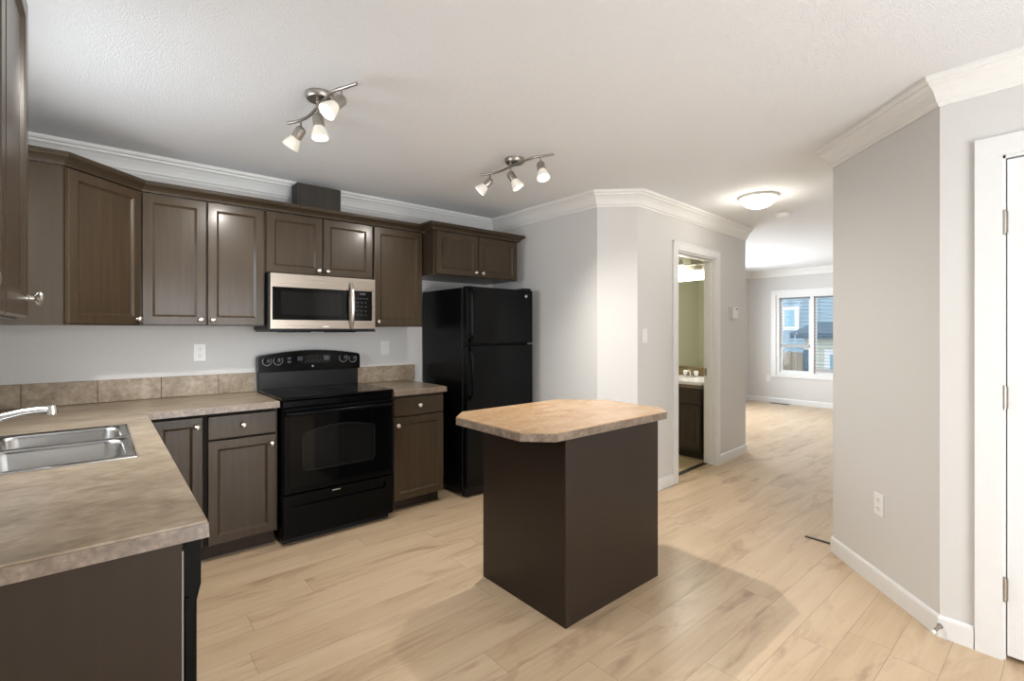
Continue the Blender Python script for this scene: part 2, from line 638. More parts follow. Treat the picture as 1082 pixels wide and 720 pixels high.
wall('wall_back', (XRET, YB), (XL, YB), e0=0.11, e1=0.11)
wall('wall_left', (XL, YB), (XL, YS), [(YB - 2.98, YB - 1.97, 1.12, 2.08)], e1=0.11)
wall('wall_south', (XL, YS), (XR, YS), [(0.75, 2.55, 0.06, 2.06)], e1=0.11)
wall('wall_right', (XR, YS), D0, [(0.215 - YS - 0.80, 0.215 - YS, 0.0, 2.036)])
wall('wall_angled', D0, D1)
wall('wall_hall', D1, (LX0, D1[1]))
wall('wall_fridge', (XRET, 2.489), (XRET, YB))
wall('wall_bevel', B0, (XRET, 2.489))
wall('wall_bath', B1, B0, [(bl - bath_s(BD1), bl - bath_s(BD0), 0.0, BDZ)])
wall('wall_living_west', (B1[0], LY1), B1)
wall('wall_living_north', (LX1, LY1), (B1[0], LY1), [(LX1 - 8.45, LX1 - 6.15, 0.45, 2.1)], e0=0.11)
FW = (2.42, 3.645, 0.515, 1.972)                  # living window opening: y0, y1, z0, z1
wall('wall_far', (LX1, LY0), (LX1, LY1), [(FW[0] - LY0, FW[1] - LY0, FW[2], FW[3])])
wall('wall_living_south', (LX0, LY0), (LX1, LY0), e1=0.11)
wall('wall_living_entry', (LX0, D1[1]), (LX0, LY0), e1=0.11)

# bathroom shell behind its door
BI0, BI1 = 3.13, 5.215
bth = lambda x: B0[1] + (x - B0[0]) * (B1[1] - B0[1]) / (B1[0] - B0[0]) + 0.115
mb = MB().box(BI0, bth(BI0) - 0.02, 0.001, BI1, 4.0, 0.006)
struct('floor_bathroom', mb, M['bath_floor'])
mb = MB().box(BI1, bth(BI1) + 0.004, 0, BI1 + 0.012, 4.0, CEIL)
struct('wall_bathroom_east', mb, M['olive'])
mb = MB().box(BI0 - 0.012, 2.55, 0, BI0, 4.0, CEIL)
struct('wall_bathroom_west', mb, M['olive'])
mb = MB().box(BI0, 3.98, 0, BI1, 4.0, CEIL)
struct('wall_bathroom_north', mb, M['olive'])

# crown mouldings
C = CEIL
CROWN = [(0, C - 0.118), (0.007, C - 0.118), (0.011, C - 0.106), (0.020, C - 0.100), (0.024, C - 0.088), (0.034, C - 0.066),
         (0.050, C - 0.044), (0.064, C - 0.034), (0.066, C - 0.024), (0.078, C - 0.020), (0.082, C - 0.012), (0.082, C - 0.0), (0, C - 0.0)]
struct('trim_1', MB().sweep([B1, B0, (XRET, 2.489), (XRET, YB), (XL, YB), (XL, YS)], CROWN), M['crown'])
struct('trim_2', MB().sweep([(XR, YS), D0, D1, (LX0, D1[1])], CROWN), M['crown'])
struct('trim_3', MB().sweep([(LX1, LY0), (LX1, LY1), (B1[0], LY1), B1], CROWN), M['crown'])

# baseboards
BASE = [(0, 0), (0.013, 0), (0.013, 0.078), (0.010, 0.087), (0.004, 0.092), (0, 0.092)]


def baseboard(name, path):
    return struct(name, MB().sweep(path, BASE), M['trim'])


bp = lambda x: (x, B0[1] + (x - B0[0]) * (B1[1] - B0[1]) / (B1[0] - B0[0]))
baseboard('baseboard_right', [(XR, 0.296), D0, D1, (LX0, D1[1])])
baseboard('baseboard_bath', [(B1[0], LY1), B1, bp(BD1 + 0.077)])
baseboard('baseboard_bevel', [bp(BD0 - 0.077), B0, (XRET, 2.489), (XRET, 3.20)])
baseboard('baseboard_far', [(LX1, LY0), (LX1, LY1), (B1[0], LY1)])

# bathroom door: casing, jamb with stop strip, strike plate, threshold
a, d, nrm = frame_of(B0, B1)
nin = -nrm                                        # towards the kitchen


def P3(x, off, z):
    """point on the bathroom wall: world x along it, off towards the kitchen"""
    q = a + d * bath_s(x) - nrm * off
    return (q.x, q.y, z)


def bath_bar(mb, x0, x1, o0, o1, z0, z1):
    vs = [mb.bm.verts.new(P3(x, o, z)) for x in (x0, x1) for o in (o0, o1) for z in (z0, z1)]
    for f in ((0, 1, 3, 2), (4, 6, 7, 5), (0, 4, 5, 1), (2, 3, 7, 6), (0, 2, 6, 4), (1, 5, 7, 3)):
        mb.face([vs[i] for i in f])


mb = MB()
CW = 0.074
bath_bar(mb, BD0 - CW, BD0 + 0.004, 0.0, 0.016, 0.0, BDZ)
bath_bar(mb, BD1 - 0.004, BD1 + CW, 0.0, 0.016, 0.0, BDZ)
bath_bar(mb, BD0 - CW, BD1 + CW, 0.0, 0.016, BDZ, BDZ + CW)
bath_bar(mb, BD0 - CW, BD1 + CW, 0.0, 0.020, BDZ + CW - 0.012, BDZ + CW)
struct('trim_4', mb, M['trim'])
mb = MB()
bath_bar(mb, BD0, BD0 + 0.014, -0.112, 0.002, 0, BDZ)
bath_bar(mb, BD1 - 0.014, BD1, -0.112, 0.002, 0, BDZ)
bath_bar(mb, BD0, BD1, -0.112, 0.002, BDZ - 0.014, BDZ)
bath_bar(mb, BD0 + 0.014, BD0 + 0.026, -0.075, -0.035, 0, BDZ - 0.014)
bath_bar(mb, BD1 - 0.026, BD1 - 0.014, -0.075, -0.035, 0, BDZ - 0.014)
bath_bar(mb, BD0, BD1, -0.075, -0.035, BDZ - 0.026, BDZ - 0.014)
jamb = struct('trim_5', mb, M['trim'])
mb = MB()
bath_bar(mb, BD1 - 0.0165, BD1 - 0.0135, -0.108, -0.078, 0.88, 0.95)
mb.build('strike_plate', M['nickel_dark'], jamb)
mb = MB()
bath_bar(mb, BD0, BD1, -0.120, -0.070, 0.0, 0.011)
struct('trim_6', mb, M['threshold'])

# pantry door on the right wall with its casing and hinges
YD0 = 0.215
mb = MB()
mb.box(XR - 0.016, YD0 - 0.004, 0, XR, YD0 + 0.078, 2.036)
mb.box(XR - 0.016, YD0 - 0.80 - 0.078, 0, XR, YD0 - 0.796, 2.036)
mb.box(XR - 0.016, YD0 - 0.80 - 0.078, 2.036, XR, YD0 + 0.078, 2.116)
mb.box(XR - 0.002, YD0 - 0.012, 0, XR + 0.11, YD0, 2.036)
mb.box(XR - 0.002, YD0 - 0.80, 0, XR + 0.11, YD0 - 0.788, 2.036)
mb.box(XR - 0.002, YD0 - 0.80, 2.024, XR + 0.11, YD0, 2.036)
struct('trim_7', mb, M['trim'])
mb = MB()
dr = thing('door_1', 'white slab door on the right wall with three exposed hinges', 'door', (XR, YD0 - 0.015, 0))
dr['kind'] = 'structure'
mb = MB().box(0.0, -0.770, 0.018, 0.038, 0.0, 2.018, 0.003)
mb.build('door_slab', M['door'], dr)
for z in (0.285, 1.058, 1.765):
    mb = MB()
    for k in range(5):
        z0 = z - 0.045 + k * 0.018
        mb.cyl((-0.008, 0.0065, z0 + 0.001), (-0.008, 0.0065, z0 + 0.017), 0.0065, 12)
    mb.cyl((-0.008, 0.0065, z - 0.050), (-0.008, 0.0065, z + 0.050), 0.0045, 10)
    mb.box(-0.003, -0.004, z - 0.044, -0.0005, 0.006, z + 0.044)
    mb.build('hinge', M['nickel_dark'], dr, True)
mb = MB().box(0.042, -0.785, 0.0, 0.110, 0.003, 2.02)
mb.build('door_gap_darkness', M['gap'], dr)  # black box paints the darkness in the gaps around the door

# windows -----------------------------------------------------------


def window(name, axis, at_, u0, u1, z0, z1, inward, mull=(), depth=0.11, casing=0.08, glass_off=0.07):
    """frame, sashes, glass and casing in a wall opening; axis 'x' means the wall has constant x"""
    def pt(u, w, z):
        return (at_ - inward * w, u, z) if axis == 'x' else (u, at_ - inward * w, z)

    def bar(mb, ua, ub, wa, wb, za, zb):
        vs = [mb.bm.verts.new(pt(u, w, z)) for u in (ua, ub) for w in (wa, wb) for z in (za, zb)]
        for f in ((0, 1, 3, 2), (4, 6, 7, 5), (0, 4, 5, 1), (2, 3, 7, 6), (0, 2, 6, 4), (1, 5, 7, 3)):
            mb.face([vs[i] for i in f])
    mb = MB()
    fr = 0.055
    bar(mb, u0, u0 + fr, 0.005, depth, z0, z1)
    bar(mb, u1 - fr, u1, 0.005, depth, z0, z1)
    bar(mb, u0 + fr, u1 - fr, 0.005, depth, z0, z0 + fr)
    bar(mb, u0 + fr, u1 - fr, 0.005, depth, z1 - fr, z1)
    for m in mull:
        bar(mb, m - 0.028, m + 0.028, 0.02, depth - 0.01, z0 + fr, z1 - fr)
    o = struct(name, mb, M['trim'])
    edges = [u0 + fr] + [v for m in mull for v in (m - 0.028, m + 0.028)] + [u1 - fr]
    for k in range(0, len(edges), 2):
        s0, s1 = edges[k], edges[k + 1]
        mb = MB()
        q = 0.032
        bar(mb, s0, s0 + q, glass_off - 0.018, glass_off + 0.018, z0 + fr, z1 - fr)
        bar(mb, s1 - q, s1, glass_off - 0.018, glass_off + 0.018, z0 + fr, z1 - fr)
        bar(mb, s0 + q, s1 - q, glass_off - 0.018, glass_off + 0.018, z0 + fr, z0 + fr + q)
        bar(mb, s0 + q, s1 - q, glass_off - 0.018, glass_off + 0.018, z1 - fr - q, z1 - fr)
        sash = mb.build('sash', M['trim'], o)
        mb = MB()
        bar(mb, s0 + q, s1 - q, glass_off - 0.003, glass_off + 0.003, z0 + fr + q, z1 - fr - q)
        mb.build('pane', M['glass'], sash)
    mb = MB()
    if casing:
        bar(mb, u0 - casing, u0 + 0.004, -0.018, 0.0, z0 - casing * 0.5, z1 + casing)
        bar(mb, u1 - 0.004, u1 + casing, -0.018, 0.0, z0 - casing * 0.5, z1 + casing)
        bar(mb, u0, u1, -0.018, 0.0, z1 - 0.004, z1 + casing)
        bar(mb, u0, u1, -0.018, 0.0, z0 - casing * 0.5, z0 + 0.004)
        mb.build('casing', M['trim'], o)
    else:
        mb.bm.free()
    return o


w_far = window('window_1', 'x', LX1, FW[0], FW[1], FW[2], FW[3], -1, (3.062,))
window('window_2', 'x', XL, 1.97, 2.98, 1.12, 2.08, 1, (2.475,))
window('added_window_3', 'y', LY1, 6.15, 8.45, 0.45, 2.1, -1, (7.3,))  # unseen window added to light the living room floor and far wall
window('window_4', 'y', YS, XL + 0.75, XL + 2.55, 0.06, 2.06, 1, (XL + 1.65,), casing=0.07)

# blinds of the living window


def blind(label, y0, y1, ztop, zbot):
    b = thing('window_blind', label, 'blind', (LX1 + 0.032, (y0 + y1) / 2, 0), 0, 'horizontal blinds in the living room window')
    hw = (y1 - y0) / 2
    MB().box(-0.014, -hw, ztop - 0.03, 0.014, hw, ztop).build('head_rail', M['blind'], b)
    mb = MB()
    z = ztop - 0.055
    while z > zbot + 0.03:
        mb.box(-0.012, -hw, z - 0.0045, 0.012, hw, z + 0.0002)
        z -= 0.056
    for y in (-hw * 0.7, hw * 0.7):
        mb.box(-0.001, y - 0.001, zbot, 0.001, y + 0.001, ztop - 0.02)
    mb.build('slats', M['blind'], b)
    MB().box(-0.013, -hw - 0.004, zbot - 0.030, 0.013, hw + 0.004, zbot + 0.024, 0.004).build('bottom_rail', M['blind_rail'], b)
    return b


blind('half-raised white blind in the left sash of the living room window, grey rail', 3.105, 3.575, 1.915, 1.050)
blind('white blind lowered in the right sash of the living room window', 2.485, 3.020, 1.915, 0.640)

# outside the living room window -------------------------------------
mb = MB().box(9.8, -8, -0.45, 40, 20, -0.35)
g = mb.build('ground_outside', M['snow'])
g['kind'] = 'structure'


def house(name, label, x0, y0, x1, y1, z1, mat, ridge, overhang, roof_axis, loc_windows=()):
    h = thing(name, label, 'house', (x0, y0, -0.35))
    w, dp, H = x1 - x0, y1 - y0, z1 + 0.35
    if roof_axis == 'x':      # gable faces -x
        mb = MB()
        A = mb.loop([(0, 0, 0), (0, dp, 0), (0, dp, H), (0, dp / 2, H + ridge), (0, 0, H)])
        Bv = mb.loop([(w, 0, 0), (w, dp, 0), (w, dp, H), (w, dp / 2, H + ridge), (w, 0, H)])
        mb.bridge(A, Bv)
        mb.face(A)
        mb.face(Bv)
        mb.build('walls', mat, h)
        mb = MB()
        s = ridge / (dp / 2)
        prof = [(-overhang, H - s * overhang), (dp / 2, H + ridge), (dp + overhang, H - s * overhang),
                (dp + overhang, H - s * overhang + 0.16), (dp / 2, H + ridge + 0.16), (-overhang, H - s * overhang + 0.16)]
        A = mb.loop([(-overhang, y, z + 0.002) for y, z in prof])
        Bv = mb.loop([(w + overhang, y, z + 0.002) for y, z in prof])
        mb.bridge(A, Bv)
        mb.face((A[0], A[1], A[4], A[5]))
        mb.face((A[1], A[2], A[3], A[4]))
        mb.face((Bv[0], Bv[1], Bv[4], Bv[5]))
        mb.face((Bv[1], Bv[2], Bv[3], Bv[4]))
        mb.build('roof', M['roof'], h)
    else:                      # eave faces -x
        mb = MB().box(0, 0, 0, w, dp, H)
        mb.build('walls', mat, h)
        mb = MB()
        A = [(-overhang, H - 0.05), (w / 2, H + ridge), (w + overhang, H - 0.05)]
        pa = mb.loop([(x, -overhang, z + 0.002) for x, z in A] + [(x, -overhang, z + 0.14) for x, z in reversed(A)])
        pb = mb.loop([(x, dp + overhang, z + 0.002) for x, z in A] + [(x, dp + overhang, z + 0.14) for x, z in reversed(A)])
        mb.bridge(pa, pb)
        for q in (pa, pb):
            mb.face((q[0], q[1], q[4], q[5]))
            mb.face((q[1], q[2], q[3], q[4]))
        mb.build('roof', M['roof'], h)
    for (ya, yb2, za, zb) in loc_windows:
        mb = MB()
        ya, yb2, za, zb = ya - y0, yb2 - y0, za + 0.35, zb + 0.35
        mb.cells(sorted([ya - 0.12, ya, yb2, yb2 + 0.12]), sorted([za - 0.12, za, zb, zb + 0.12]),
                 lambda u, v: not (ya < u < yb2 and za < v < zb), -0.05, 0.0, lambda u, v, q: (q, u, v))
        f = mb.build('window_frame', M['trim'], h)
        MB().box(-0.02, ya, za, -0.004, yb2, zb).build('window_pane', M['pane'], f)
    return h


house('exterior_house', 'blue-grey sided house with a white-trimmed window seen through the living room window', 18.0, 5.6, 25, 10.5, 4.6, M['blue_siding'], 1.6, 0.4, 'y', [(6.33, 6.66, 1.45, 2.02)])
house('exterior_garage', 'low beige building with blue-grey roof seen in the right sash of the living room window', 14.0, 1.2, 17.2, 4.72, 1.16, M['beige_siding'], 0.26, 0.25, 'y', [(3.55, 4.12, -0.1, 0.72)])
fe = thing('fence_panel', 'weathered brown board fence seen low in the left sash of the living room window', 'fence', (12.5, 4.2, -0.35))
mb = MB()
for k in range(9):
    mb.box(-0.01, 0.03 + k * 0.125, 0.02, 0.012, 0.03 + k * 0.125 + 0.118, 1.15 + 0.012 * (k % 3), 0.004)
mb.build('boards', M['fence'], fe)
MB().box(-0.05, -0.09, 0, 0.05, 0.01, 1.22).build('post', M['roof'], fe)

# ------------------------------------------------------------------ kitchen cabinets
KNOB = [(0.0, 0.0085), (0.003, 0.0085), (0.005, 0.0055), (0.013, 0.0050), (0.016, 0.0100), (0.019, 0.0150), (0.0235, 0.0160), (0.0275, 0.0130), (0.030, 0.0060), (0.0305, 0.0005)]


def knob(parent, x, z, y=-0.021):
    return MB().lathe(KNOB, 20, (x, y, z), (0, -1, 0)).build('knob', M['nickel'], parent, True)


def door(parent, x0, x1, z0, z1, kn=None, name='door', mat=None, stile=0.052):
    o = MB().framed_panel(x0, z0, x1, z1, -0.021, -0.001, stile).build(name, mat or M['wood'], parent)
    if kn:
        knob(o, *kn)
    return o


def drawer(parent, x0, x1, z0, z1, mat=None, kn=True):
    o = MB().box(x0, -0.021, z0, x1, -0.001, z1, 0.004).build('drawer', mat or M['wood'], parent)
    if kn:
        knob(o, (x0 + x1) / 2, (z0 + z1) / 2)
    return o


CT = 0.895                                        # worktop height
CB = 0.857                                        # underside of the worktop

# base cabinet left of the range: narrow corner door and drawer unit
YF = 3.236                                        # carcass front of the back run
c = thing('base_cabinet', 'dark brown corner base cabinet with one narrow full-height door, where the worktops meet', 'cabinet', (0.200, YF, 0))
MB().box(0.0, 0, 0.10, 0.256, 0.585, CB - 0.002).build('carcass', M['shadow_gap'], c)
MB().box(0.0, 0.062, 0, 0.256, 0.08, 0.10).build('toe_kick', M['toe'], c)
door(c, 0.012, 0.243, 0.104, 0.838, (0.215, 0.785))

c = thing('base_cabinet', 'dark brown base cabinet with a drawer over a door, left of the black range', 'cabinet', (0.4575, YF, 0))
MB().box(0.0, 0, 0.10, 0.378, 0.585, CB - 0.002).build('carcass', M['shadow_gap'], c)
MB().box(0.0, 0.062, 0, 0.378, 0.08, 0.10).build('toe_kick', M['toe'], c)
MB().box(0.372, -0.004, 0.09, 0.380, 0.58, CB - 0.003).build('end_panel', M['wood_carcass'], c)
drawer(c, 0.011, 0.370, 0.702, 0.836)
door(c, 0.011, 0.370, 0.100, 0.692, (0.345, 0.638))

c = thing('base_cabinet', 'dark brown base cabinet with a drawer over a door, between range and refrigerator', 'cabinet', (1.603, YF, 0))
MB().box(0.0, 0, 0.10, 0.436, 0.585, CB - 0.002).build('carcass', M['wood_carcass'], c)
MB().box(0.0, 0.062, 0, 0.430, 0.08, 0.10).build('toe_kick', M['toe'], c)
drawer(c, 0.011, 0.430, 0.702, 0.838)
door(c, 0.011, 0.430, 0.090, 0.692, (0.040, 0.638))

# sink cabinet on the left run (its front faces +x), peninsula end panel
c = thing('sink_cabinet', 'dark brown cabinet under the double sink, facing the range side of the room', 'cabinet', (0.135, 1.965, 0), pi / 2)
mb = MB()
mb.cells([0.0, 0.02, 1.20, 1.22], [0.0, 0.02, 0.56, 0.585], lambda u, v: not (0.02 < u < 1.20 and 0.02 < v < 0.56), 0.10, CB - 0.002, lambda u, v, w: (u, v, w))
mb.box(0.02, 0.02, 0.10, 1.20, 0.56, 0.118)
mb.build('carcass', M['wood_carcass'], c)
MB().box(0.0, 0.062, 0, 1.22, 0.08, 0.10).build('toe_kick', M['toe'], c)
for x0, x1, kx in ((0.01, 0.60, 0.57), (0.61, 1.20, 0.64)):
    door(c, x0, x1, 0.104, 0.69, (kx, 0.64))
    drawer(c, x0, x1, 0.70, 0.838, kn=False)

c = thing('end_panel', 'plain dark brown panel closing the end of the sink worktop, beside the black dishwasher edge', 'panel', (XL + 0.002, 1.322, 0))
MB().box(0.0, 0.0, 0.0, 0.610, 0.018, CB - 0.002, 0.001).build('panel', M['plain_panel'], c)
MB().box(0.610, 0.002, 0.0, 0.6135, 0.018, CB - 0.03, 0.0).build('edge_banding', M['banding'], c, False)['label'] = 'pale edge strip'

# dishwasher: seen edge-on at the end of the sink run
dw = thing('dishwasher', 'black dishwasher seen edge-on under the end of the sink worktop', 'dishwasher', (0.146, 1.345, 0))
MB().box(-0.560, 0.0, 0.10, 0.0, 0.596, CB - 0.004).build('tub', M['black_plastic'], dw)
mb = MB().box(0.001, 0.001, 0.11, 0.028, 0.594, 0.712, 0.004)
mb.build('door', M['black'], dw)
mb = MB()
A = [(0.001, 0.716), (0.028, 0.700), (0.036, 0.735), (0.036, 0.848), (0.030, 0.853), (0.001, 0.853)]
pa = mb.loop([(x, 0.0, z) for x, z in A])
pb = mb.loop([(x, 0.595, z) for x, z in A])
mb.bridge(pa, pb)
mb.face(pa)
mb.face(pb)
mb.build('control_panel', M['black'], dw)
MB().box(-0.05, 0.0, 0.0, -0.035, 0.594, 0.098).build('kick_plate', M['black_plastic'], dw)

# worktops --------------------------------------------------------------
SX0, SX1, SY0, SY1 = -0.405, 0.098, 2.098, 2.838  # sink outline


SEAM = [(0.0032, CT - 0.0062), (-0.0006, CT - 0.0062), (0.0006, CT - 0.0040), (0.0032, CT - 0.0040)]


def l_fill(x, y):
    if SX0 + 0.02 < x < SX1 - 0.02 and SY0 + 0.02 < y < SY1 - 0.02:
        return False
    return (x < 0.188 or y > 3.180)


t = thing('worktop', 'L-shaped mottled brown stone-look worktop carrying the steel sink', 'worktop', (0, 0, 0))
xs = [XL + 0.001, SX0 + 0.02, SX1 - 0.02, 0.188, 0.8395]
ys = [1.297, SY0 + 0.02, SY1 - 0.02, 3.180, YB - 0.001]
MB().cells(xs, ys, l_fill, CB + 0.001, CT, lambda u, v, w: (u, v, w)).build('slab', M['laminate'], t)
mb = MB()
mb.sweep([(XL + 0.001, 1.297), (0.188, 1.297), (0.188, 3.180), (0.8395, 3.180)], [(-0.0035, CB), (0.0, CB), (0.0, CT - 0.006), (-0.0020, CT - 0.005)])
mb.build('edge_band', M['laminate_edge'], t)
MB().sweep([(XL + 0.001, 1.297), (0.188, 1.297), (0.188, 3.180), (0.8395, 3.180)], SEAM).build('edge_seam', M['toe'], t)
t = thing('worktop', 'short mottled brown worktop between the range and the refrigerator', 'worktop', (0, 0, 0))
mb = MB()
mb.prism([(1.5985, YB - 0.001), (1.5985, 3.180), (2.035, 3.180), (2.053, 3.198), (2.053, YB - 0.001)], CB + 0.001, CT)
mb.build('slab', M['laminate'], t)
mb = MB()
mb.sweep([(1.5985, 3.180), (2.035, 3.180), (2.053, 3.198), (2.053, YB - 0.001)], [(-0.0035, CB), (0.0, CB), (0.0, CT - 0.006), (-0.0020, CT - 0.005)])
mb.build('edge_band', M['laminate_edge'], t)
MB().sweep([(1.5985, 3.180), (2.035, 3.180), (2.053, 3.198), (2.053, YB - 0.001)], SEAM).build('edge_seam', M['toe'], t)


def splash(label, seams):
    s = thing('tile_backsplash', label, 'backsplash', (0, YB - 0.001, CT))
    MB().box(seams[0], -0.012, 0.001, seams[-1], 0.0, 0.134).build('grout', M['grout'], s)
    for u0, u1 in zip(seams, seams[1:]):
        MB().box(u0 + 0.0012, -0.020, 0.0015, u1 - 0.0012, -0.011, 0.135, 0.0015).build('tile', M['tile'], s)
    return s


splash('low row of mottled slate-brown tiles along the wall behind the sink worktop', [XL + 0.002, -0.332, -0.010, 0.299, 0.616, 0.8395])
splash('two mottled tiles on the wall behind the short worktop by the refrigerator', [1.575, 1.812, 2.112])

# sink ------------------------------------------------------------------
sk = thing('kitchen_sink', 'double-bowl stainless steel sink set in the left worktop', 'sink', ((SX0 + SX1) / 2, (SY0 + SY1) / 2, CT))
hx, hy = (SX1 - SX0) / 2, (SY1 - SY0) / 2


def rect_like(x0, y0, x1, y1, ref):
    """rectangle points matching the rounded rectangle ring, corner by corner"""
    n = len(ref) // 4
    cs = [(x1, y0), (x1, y1), (x0, y1), (x0, y0)]
    out = []
    mid = n // 2
    for c_ in range(4):
        for k in range(n):
            rx, ry = ref[c_ * n + k]
            px, py = cs[c_]
            if k < mid:
                out.append((rx if c_ in (0, 2) else px, py if c_ in (0, 2) else ry))
            elif k > mid:
                out.append((px if c_ in (0, 2) else rx, ry if c_ in (0, 2) else py))
            else:
                out.append((px, py))
    return out


def basin(y0, y1):
    x0b, x1b = -hx + 0.095, hx - 0.026
    mb = MB()
    m0 = 0.030 if y0 < -0.1 else 0.014
    m1 = 0.030 if y1 > 0.1 else 0.014
    top = rrect(x0b, y0 + m0, x1b, y1 - m1, 0.055)
    outer = rect_like(-hx + 0.004, y0 + (0.004 if y0 < -0.1 else 0), hx - 0.004, y1 - (0.004 if y1 > 0.1 else 0), top)
    rings = [mb.loop([(x, y, 0.004) for x, y in outer]), mb.loop([(x, y, 0.004) for x, y in top])]
    for off, z in ((0.004, 0.001), (0.008, -0.010), (0.018, -0.120), (0.028, -0.150), (0.050, -0.165)):
        rr = rrect(x0b + off, y0 + m0 + off, x1b - off, y1 - m1 - off, max(0.02, 0.055 - off * 0.3))
        rings.append(mb.loop([(x, y, z) for x, y in rr]))
    for p, q in zip(rings, rings[1:]):
        mb.bridge(p, q)
    mb.face(rings[-1])
    o = mb.build('basin', M['sink_steel'], sk, True)
    cx_, cy_ = (x0b + x1b) / 2, (y0 + m0 + y1 - m1) / 2
    MB().lathe([(0, 0.042), (0.003, 0.042), (0.003, 0.034), (0.001, 0.022)], 24, (cx_, cy_, -0.1645)).build('drain', M['chrome'], o, True)
    return o


basin(-hy, 0.030)
basin(0.030, hy)
mb = MB()
mb.sweep([(-hx, -hy), (hx, -hy), (hx, hy), (-hx, hy)], [(0.0, 0.0008), (0.0005, 0.0040), (0.005, 0.0062), (0.010, 0.0042), (0.010, 0.0008)], closed=True)
mb.build('rim', M['sink_steel'], sk, True)

fa = thing('faucet', 'chrome faucet with a long curved spout over the sink', 'faucet', (-0.372, 2.468, CT + 0.0045))
mb = MB().box(-0.022, -0.10, 0, 0.022, 0.10, 0.010, 0.004)
mb.lathe([(0.008, 0.026), (0.05, 0.022), (0.062, 0.020), (0.070, 0.010)], 20)
mb.build('base', M['chrome'], fa, True)
pts = [(0.0, 0.0, 0.055), (0.030, -0.018, 0.085), (0.075, -0.048, 0.113), (0.125, -0.083, 0.135), (0.175, -0.117, 0.150), (0.220, -0.148, 0.157), (0.243, -0.163, 0.157)]
mb = MB().tube(pts, [0.0165, 0.0140, 0.0130, 0.0122, 0.0116, 0.0112, 0.0112], 14)
mb.build('spout', M['chrome'], fa, True)
mb = MB().lathe([(0, 0.0125), (0.020, 0.0135), (0.030, 0.0130)], 16, (0.247, -0.166, 0.170), (0.05, -0.03, -1))
mb.build('aerator', M['chrome'], fa, True)
for sgn in (-1, 1):
    mb = MB().lathe([(0.008, 0.018), (0.03, 0.016), (0.036, 0.020), (0.050, 0.020), (0.055, 0.012)], 16, (0, sgn * 0.075, 0))
    mb.build('handle', M['chrome'], fa, True)

# upper cabinets -----------------------------------------------------------
UZ0, UZ1 = 1.357, 2.126
UF = 3.516                                        # carcass front
UD = YB - 0.002 - UF


def upper(label, x0, x1, z0=UZ0, z1=UZ1, yf=UF, doors=(), mat=None):
    c = thing('upper_cabinet', label, 'cabinet', (x0, yf, 0))
    MB().box(0, 0, z0, x1 - x0, YB - 0.002 - yf, z1).build('carcass', M['wood_carcass'], c)
    for da, db, kx, kz in doors:
        door(c, da - x0, db - x0, z0 + 0.004, z1 - 0.006, (kx - x0, kz))
    return c


upper('two-door dark brown upper cabinet between the corner cabinet and the microwave', 0.179, 0.8335, doors=[(0.186, 0.500, 0.472, 1.392), (0.508, 0.826, 0.536, 1.392)])
upper('short two-door dark brown upper cabinet directly above the microwave', 0.8345, 1.5855, 1.712, doors=[(0.840, 1.205, 1.178, 1.748), (1.212, 1.578, 1.240, 1.748)])
upper('single-door dark brown upper cabinet between the microwave and the refrigerator', 1.5865, 2.0165, doors=[(1.594, 2.008, 1.624, 1.395)])
FY = 3.345
upper('deep two-door dark brown cabinet mounted above the refrigerator', 2.020, 2.895, 1.776, 2.126, FY, doors=[(2.040, 2.450, 2.418, 1.812), (2.457, 2.885, 2.492, 1.812)])

# corner cabinet with a diagonal door
cc = thing('corner_cabinet', 'dark brown corner upper cabinet with a diagonal door and a broad side panel', 'cabinet', (0, 0, 0))
q = [(-0.136, 3.205), (0.176, 3.516), (0.176, YB - 0.002), (XL + 0.002, YB - 0.002), (XL + 0.002, 3.205)]
MB().prism(q, UZ0, UZ1).build('carcass', M['wood_carcass'], cc)
dgl = Vector((0.312, 0.311)).length
hd = bpy.data.objects.new('door', None)
mb = MB().framed_panel(0.010, UZ0 + 0.004, dgl - 0.014, UZ1 - 0.006, -0.021, -0.001, 0.050)
mat_rot = Matrix.Translation((-0.136, 3.205, 0)) @ Matrix.Rotation(math.atan2(0.311, 0.312), 4, 'Z')
bmesh.ops.transform(mb.bm, matrix=mat_rot, verts=mb.bm.verts)
bpy.data.objects.remove(hd)
dd_ = mb.build('door', M['wood'], cc)
mb = MB().lathe(KNOB, 20, (dgl - 0.040, -0.021, 1.392), (0, -1, 0))
bmesh.ops.transform(mb.bm, matrix=mat_rot, verts=mb.bm.verts)
mb.build('knob', M['nickel'], dd_, True)

# near-left upper cabinet on the left wall, its door almost edge-on
nc = thing('upper_cabinet', 'upper cabinet on the left wall in the foreground, its door seen almost edge-on', 'cabinet', (-0.154, 0.93, 0), pi / 2)
MB().box(0, 0, UZ0, 0.742, 0.312, UZ1).build('carcass', M['wood_carcass'], nc)
door(nc, 0.004, 0.366, UZ0 + 0.004, UZ1 - 0.006, (0.030, 1.400))
door(nc, 0.374, 0.738, UZ0 + 0.004, UZ1 - 0.006, (0.712, 1.407))

# cornice on top of the cabinets
CORN = [(0.0, UZ1 + 0.001), (0.004, UZ1 + 0.001), (0.008, UZ1 + 0.012), (0.016, UZ1 + 0.022), (0.028, UZ1 + 0.032), (0.036, UZ1 + 0.036), (0.040, UZ1 + 0.044), (0.040, UZ1 + 0.060), (0.0, UZ1 + 0.060), (-0.018, UZ1 + 0.060), (-0.018, UZ1 + 0.001)]


def cornice(label, path):
    o = MB().sweep(path, CORN).build('cornice', M['wood_carcass'])
    return tag(o, label, 'moulding')


